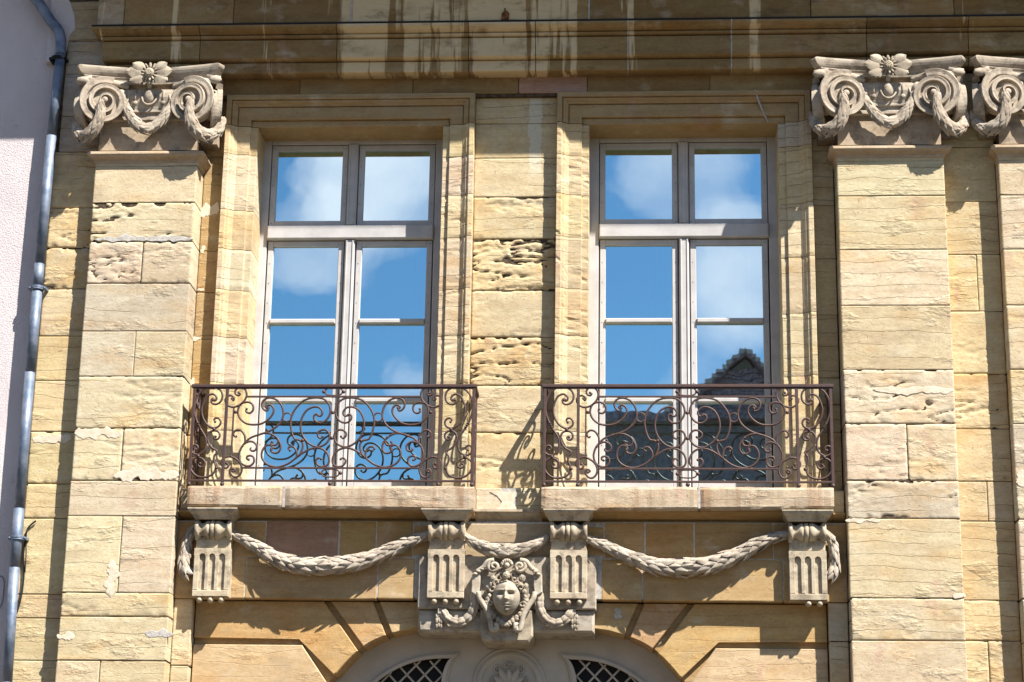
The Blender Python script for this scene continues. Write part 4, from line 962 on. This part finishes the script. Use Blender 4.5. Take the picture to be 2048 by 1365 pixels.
# ================================================================ wrought-iron balcony railings
YR = -.325
def Z4(lst):            # points traced in an enlarged view of the left railing
    r_ = []
    for a, b in lst: x, z = at(350 + a / 5.25, 740 + b / 5.25, YR); r_.append((x, YR, z))
    return r_
SC = {
 'A1': [(415,315),(400,303),(383,318),(385,345),(412,363),(452,356),(487,322),(498,270),(482,222),(440,192),(385,183),(318,197),(260,242),(222,310),(205,400),(210,470),(230,540),(252,590),(287,650),(318,705),(328,770),(315,832),(285,870),(240,892),(195,880),(172,845),(180,810),(207,790),(235,800),(240,825),(220,837)],
 'A2': [(398,318),(412,328),(433,315),(436,290),(415,263),(380,257),(330,288),(292,370),(280,430),(298,515),(345,583),(410,612),(462,590),(480,550),(462,514),(430,507),(411,525),(422,547)],
 'A3': [(428,702),(410,704),(418,728),(452,726),(470,692),(455,652),(410,640),(365,657),(342,710),(352,768),(392,822),(440,850),(432,880),(415,900),(408,950),(425,1000),(425,1040),(400,1092),(350,1120),(290,1130),(222,1112),(175,1062),(160,1000),(180,950),(230,921),(285,935),(315,975),(305,1013),(272,1025),(245,1003),(262,985)],
 'B1': [(598,303),(610,322),(620,298),(592,271),(555,278),(530,310),(535,350),(570,383),(620,392),(680,370),(730,322),(752,270),(745,220),(712,190),(662,190),(633,225),(641,260),(670,270),(686,250),(668,242)],
 'B3': [(543,982),(563,1000),(545,1030),(507,1020),(485,980),(507,935),(560,912),(620,925),(678,970),(703,1030),(690,1090),(650,1126),(608,1118),(582,1080),(592,1045),(620,1042),(626,1060),(608,1068)],
 'C1': [(752,412),(745,438),(780,456),(816,430),(822,385),(800,352),(755,340),(700,355),(668,400),(662,460),(690,520),(750,565),(830,577),(910,565),(980,522),(1028,462),(1036,412),(1015,378),(982,372),(957,395),(975,408)],
 'C2': [(982,398),(972,428),(940,423),(915,388),(917,343),(952,305),(1010,295),(1080,325),(1125,390),(1138,470),(1115,540),(1060,602),(980,650),(880,682),(790,717),(730,772),(690,832),(672,900),(690,970),(740,1008),(790,1008),(828,970),(825,920),(790,902),(757,912),(756,938),(773,944)],
 'C3': [(650,690),(640,705),(620,692),(617,660),(650,633),(695,641),(728,685),(736,730),(728,772)],
 'C4': [(710,800),(745,768),(790,753),(832,765),(858,802),(845,843),(812,853),(790,835),(802,815)],
 'C5': [(880,682),(950,667),(1010,676),(1070,716),(1106,780),(1105,835),(1075,872),(1035,872),(1005,848),(1013,828)],
 'C6': [(1062,708),(1082,745),(1070,782),(1032,794),(1006,776),(1020,757)],
 'C7': [(1013,840),(1028,820),(1000,792),(955,798),(918,850),(912,920),(950,980),(1020,1015),(1100,1018),(1190,985),(1270,927),(1340,875),(1415,835),(1490,820),(1560,840),(1605,890),(1618,960),(1590,1008),(1530,1018),(1490,990),(1482,950),(1508,926),(1533,938)],
 'C8': [(1208,848),(1190,830),(1207,808),(1245,812),(1273,850),(1278,900),(1262,930)],
 'D1': [(1492,470),(1520,488),(1546,465),(1543,430),(1510,396),(1450,392),(1380,430),(1332,510),(1318,600),(1340,690),(1390,760),(1450,800),(1510,810),(1580,780),(1620,722),(1618,670),(1585,634),(1540,634),(1502,660),(1502,700),(1530,720),(1550,702)],
 'D2': [(1502,480),(1480,468),(1460,485),(1462,522),(1500,555),(1560,548),(1610,500),(1632,430),(1610,352),(1550,303),(1450,295),(1350,325),(1272,400),(1228,480),(1214,560),(1225,650),(1248,714),(1270,733),(1308,740),(1338,765),(1340,820),(1312,888),(1272,928)],
}
XM = -1.603                                    # middle of the left railing
RL = empty('balcony_railing', None, (XM, YR, 5.47), 'brown wrought-iron scroll railing in front of the left window', 'railing', 'wrought-iron window railings')
def rl(m, n, lab=None):
    me = m.build(n, M_IRON, mesh_only=True); me.transform(Matrix.Translation((-XM, -YR, -5.47))); return link(n, me, RL, label=lab)
def mirm(m): return m.mirror(XM)
for k, L_ in SC.items():
    m = MB(); pts = spline(Z4(L_), 5); n = len(pts)
    th = [max(.55, min(1, min(i, n - 1 - i) / 12 + .5)) for i in range(n)]
    m.tube(pts, th, flat=(.0185, .017), smooth=True)
    ends = [pts[0]] + ([pts[-1]] if k in ('A1', 'A2', 'A3', 'B1', 'B3', 'C1', 'C2', 'C5', 'C6', 'C7', 'D1') else [])
    if k != 'C3' : [m.ball(e, .0125, 8, 6) for e in ends]
    rl(m, 'scroll'); rl(mirm(m), 'scroll')
# the collar on the outer scroll, joints and little balls
def zp(a, b): return at(350 + a / 5.25, 740 + b / 5.25, YR)
m = MB()
for a, b in ((242, 560), (250, 580), (260, 600)): x, z = zp(a, b); m.ball((x, YR, z), .0165, 8, 6, (1, 1, .45))
rl(m, 'collar'); rl(mirm(m), 'collar')
for a, b in ((637, 445), (410, 625), (245, 907), (434, 1030), (1340, 742), (1562, 232), (1522, 1085)):
    x, z = zp(a, b); m = MB(); m.ball((x, YR, z), .0165, 10, 7); rl(m, 'ball'); rl(mirm(m), 'ball')
for b in (450, 718):
    x, z = zp(1645, b); m = MB(); m.ball((XM, YR, z), .017, 10, 7); rl(m, 'ball')
x, z = zp(1178, 498); m = MB(); m.tube([(x + .040 * math.cos(a), YR, z + .040 * math.sin(a)) for a in [2 * math.pi * k / 24 for k in range(25)]], 1, flat=(.013, .015)); rl(m, 'ring'); rl(mirm(m), 'ring')
for z_ in (zp(1640, 230)[1], zp(1640, 1085)[1]):
    m = MB(); m.tube([(XM + .078 * math.copysign(abs(math.cos(a)) ** .6, math.cos(a)), YR, z_ + .036 * math.copysign(abs(math.sin(a)) ** .8, math.sin(a))) for a in [2 * math.pi * k / 32 for k in range(33)]], 1, flat=(.013, .015)); rl(m, 'oval')
ZT, ZB = 6.372, 5.505
x0, x1 = XM - 1.290, XM + 1.290
m = MB(); m.box(x0 - .018, x1 + .018, YR - .018, YR + .026, ZT, ZT + .030, .004); m.box(x0 + .0, x1, YR - .008, YR + .008, ZT - .012, ZT); rl(m, 'top_rail')
m = MB(); m.box(x0, x1, YR - .010, YR + .010, ZB - .008, ZB + .010, .003); rl(m, 'bottom_rail')
zu, zl = zp(1100, 282)[1], zp(1100, 1030)[1]
a_ = zp(752, 282)[0]; m = MB(); m.box(a_, 2 * XM - a_, YR - .009, YR + .009, zu - .008, zu + .008, .003); rl(m, 'upper_bar')
a_ = zp(705, 1030)[0]; m = MB(); m.box(a_, 2 * XM - a_, YR - .009, YR + .009, zl - .008, zl + .008, .003); rl(m, 'lower_bar')
for xx in (x0 + .01, XM - .968 - .01):
    m = MB(); m.box(xx - .0135, xx + .0135, YR - .0105, YR + .0105, ZB - .02, ZT, .003); m.ball((xx, YR, ZB - .032), .020, 10, 7); rl(m, 'post'); rl(mirm(m), 'post')
m = MB(); m.ball((XM, YR, ZB - .026), .020, 10, 7); m.box(XM - .007, XM + .007, YR - .007, YR + .007, ZB - .02, ZB); rl(m, 'foot')
xb = zp(618, 395)[0]; m = MB(); m.box(xb - .007, xb + .007, YR - .007, YR + .007, zp(590, 910)[1], zp(618, 392)[1]); m.ball((xb, YR, zp(590, 910)[1]), .012, 8, 6); rl(m, 'thin_bar'); rl(mirm(m), 'thin_bar')
# side panels going back to the wall
for s_ in (-1, 1):
    xx = x0 + .01 if s_ < 0 else x1 - .01
    m = MB(); m.box(xx - .022, xx + .022, YR + .027, -.002, ZT + .001, ZT + .029); rl(m, 'side_rail')
    m = MB(); m.box(xx - .009, xx + .009, YR + .011, -.002, ZB - .007, ZB + .009); rl(m, 'side_rail')
    m = MB(); m.box(xx - .008, xx + .008, -.03, -.014, ZB, ZT); rl(m, 'side_bar')
    for key in ('A1', 'A2', 'A3'):
        base_pts = Z4(SC[key]); pp = [(xx, YR + .02 + (p[0] - x0) * .80, p[2]) for p in spline(base_pts, 3)]
        m = MB(); m.tube(pp, .008, 6); rl(m, 'side_scroll')
RR = copy_tree(RL); RR.location = (1.602, YR, 5.47); RR['label'] = 'brown wrought-iron scroll railing in front of the right window'

# ================================================================ neighbour, pipe, cables
nb = empty('neighbour_house', None, (-6.5, 0, 0), 'pinkish white rough-rendered house along the left edge', 'building')
m = MB(); n1_ = 30
def place(m, n, mat, parent, off, **k):
    me = m.build(n, mat, mesh_only=True); me.transform(Matrix.Translation((-off[0], -off[1], -off[2]))); return link(n, me, parent, **k)
V = [(-9, -.08), (-4.445, -.08), (-4.445, 5), (-9, 5)]
m.prism_z(V, 0, 12.5); place(m, 'wall', M_STUCCO, nb, (-6.5, 0, 0))
P = [(-4.45, 9.72), (-4.40, 9.85), (-4.385, 9.98), (-4.33, 10.06), (-4.35, 10.2), (-4.40, 10.34), (-4.47, 10.45), (-4.6, 10.46), (-4.6, 9.7)]
m = MB(); m.prism_y(P, -.142, -.07, .006); place(m, 'ragged_edge', M_STUCCO, nb, (-6.5, 0, 0), label='ragged edge of render lapping over the stone')
PP = [(30, -80), (62, -15), (82, 12), (100, 40), (117, 62), (122, 85), (121, 110), (113, 180), (94, 380), (76, 560), (58, 760), (36, 1010), (20, 1200), (6, 1365), (0, 1440)]
PY = -.205
def pxy(p): x, z = at(p[0], p[1], PY); return (x, PY, z)
pr = empty('rain_pipe', None, (-4.45, PY, 0), 'grey-blue zinc rain pipe running down between the two houses', 'pipe')
pts = [pxy(p) for p in PP]
top = spline(pts[:7], 4); m = MB(); m.tube(top, [.052] * len(top), 16); place(m, 'elbow', M_ZINC, pr, (-4.45, PY, 0))
secs = [(pts[6], (-4.463, PY, 8.85)), ((-4.463, PY, 8.85), (-4.472, PY, 7.40)), ((-4.472, PY, 7.40), (-4.480, PY, 5.30)), ((-4.480, PY, 5.30), (-4.435, PY, 3.6)), ((-4.435, PY, 3.6), (-4.43, PY, .1))]
secs = []
ys = [110, 275, 528, 570, 745, 1020, 1135, 1365]
seq = [at(x_, y_, PY) for x_, y_ in ((121, 110), (103, 275), (79, 528), (75, 575), (60, 745), (38, 1020), (29, 1135), (14, 1365))]
for i, (a, b) in enumerate(zip(seq[:-1], seq[1:])):
    r_ = .047 + (.0022 if i % 2 else 0); m = MB(); m.tube([(a[0], PY, a[1] + .01), (b[0], PY, b[1])], r_, 18); place(m, 'pipe_length', M_ZINC, pr, (-4.45, PY, 0))
m = MB(); m.tube([(seq[-1][0], PY, seq[-1][1]), (-4.43, PY, .05)], .047, 16); place(m, 'pipe_length', M_ZINC, pr, (-4.45, PY, 0))
for px_, py_ in ((116, 118), (75, 577), (35, 1077)):
    x, z = at(px_, py_, PY); m = MB()
    for dz, rr in ((0, .060), (.012, .057), (-.014, .060)): m.tube([(x + rr * math.cos(a), PY + rr * math.sin(a) * .9, z + dz) for a in [2 * math.pi * k / 20 for k in range(21)]], .007, 6, caps=False)
    m.box(x - .085, x - .055, PY - .012, -.08, z - .012, z + .012); m.box(x + .055, x + .085, PY - .012, -.12, z - .012, z + .012)
    m.ball((x - .07, PY - .016, z), .012, 8, 6); m.ball((x + .07, PY - .016, z), .012, 8, 6)
    place(m, 'pipe_bracket', M_ZINC if py_ > 200 else M_LEAD, pr, (-4.45, PY, 0))
def cable(name, px, Y, r_, lab, mat=M_CABLE):
    pts = spline([(at(a, b, Y)[0], Y, at(a, b, Y)[1]) for a, b in px], 5); c0 = pts[len(pts) // 2]
    m = MB(); m.tube(pts, r_, 6); me = m.build(name, mat, mesh_only=True); me.transform(Matrix.Translation(-c0)); o = link(name, me); o.location = c0
    tag(o, lab, 'cable')
cable('cable', [(72, 1042), (60, 1052), (53, 1064), (50, 1085), (47, 1110), (48, 1140), (46, 1170), (41, 1200), (33, 1228)], -.15, .008, 'thick black cable hanging beside the rain pipe, entering the wall')
cable('cable', [(54, 1060), (52, 1080), (52, 1110), (50, 1145)], -.16, .006, 'short thin black cable twin against the rain pipe')
cable('cable', [(0, 1153), (6, 1156), (8, 1175), (5, 1200), (0, 1215)], -.09, .005, 'thin grey wire on the render at the left edge', M_ZINC)

# ================================================================ houses across the street (seen mirrored in the panes)
def mirror_at(px, py, Y):       # where a thing seen in the glass plane y=.278 really stands
    d = AX[2] * FPX + AX[0] * (px - 1024) - AX[1] * (py - 682.5); k = (2 * .378 - Y - CAM.y) / d.y; p = CAM + d * k; return p.x, p.z
YH = -34.0
xp, zp_ = mirror_at(1502, 682, YH); xl_, zl_ = mirror_at(1405, 772, YH)
gh = empty('gabled_house', None, (xp, YH, 0), 'brown house with a steep tiled gable mirrored in the right window', 'building')
sl = (zp_ - zl_) / (xp - xl_); hw = 6.5; ez = zp_ - sl * hw
def ph(m, n, mat, **k): return place(m, n, mat, gh, (xp, YH, 0), **k)
m = MB(); m.prism_y([(xp - hw + .3, 0), (xp + hw - .3, 0), (xp + hw - .3, ez), (xp, zp_ - .25), (xp - hw + .3, ez)], YH - 12, YH - .3); ph(m, 'wall', M_RENDERED)
for s_ in (-1, 1):
    m = MB(); a, b = (xp, zp_), (xp + s_ * hw, ez); m.prism_y([a, b, (b[0], b[1] - .2), (a[0], a[1] - .2)], YH - 12.3, YH); ph(m, 'roof', M_TILE)
    m = MB(); n = 44
    for k in range(n):
        t = (k + .5) / n; x_ = xp + s_ * hw * t; z_ = zp_ - sl * hw * t; m.box(x_ - .085, x_ + .085, YH - .1, YH + .06, z_ - .10, z_ + .012)
    ph(m, 'ridge_tile', plain('pale_tile', (.62, .50, .46), .8), kind='stuff')
m = MB()
for k in range(40):
    z_ = ez + (zp_ - .5 - ez) * k / 40; wd = (zp_ - z_) / sl - .15; m.box(xp - wd, xp + wd, YH - .3, YH - .24 , z_, z_ + (zp_ - ez) / 40 * .75)
ph(m, 'tile_cladding', M_TILE, kind='stuff')
x2, z2 = mirror_at(1150, 878, YH)
lh = empty('low_house', None, (x2 - 2, YH + 1, 0), 'low flat-topped house beside the tiled gable, mirrored in the right window', 'building')
xr_, _ = mirror_at(1600, 878, YH)
m = MB(); m.box(x2, xr_, YH - 8, YH + 1, 0, z2); place(m, 'wall', plain('grey_brown_wall', (.30, .24, .25), .9), lh, (x2 - 2, YH + 1, 0))
m = MB(); m.box(x2 - .2, xr_, YH - 8, YH + 1.3, z2, z2 + .25); place(m, 'roof_edge', M_TILE, lh, (x2 - 2, YH + 1, 0))
print('objects', len(bpy.data.objects), 'tris', sum(len(o.data.polygons) for o in bpy.data.objects if o.type == 'MESH'))
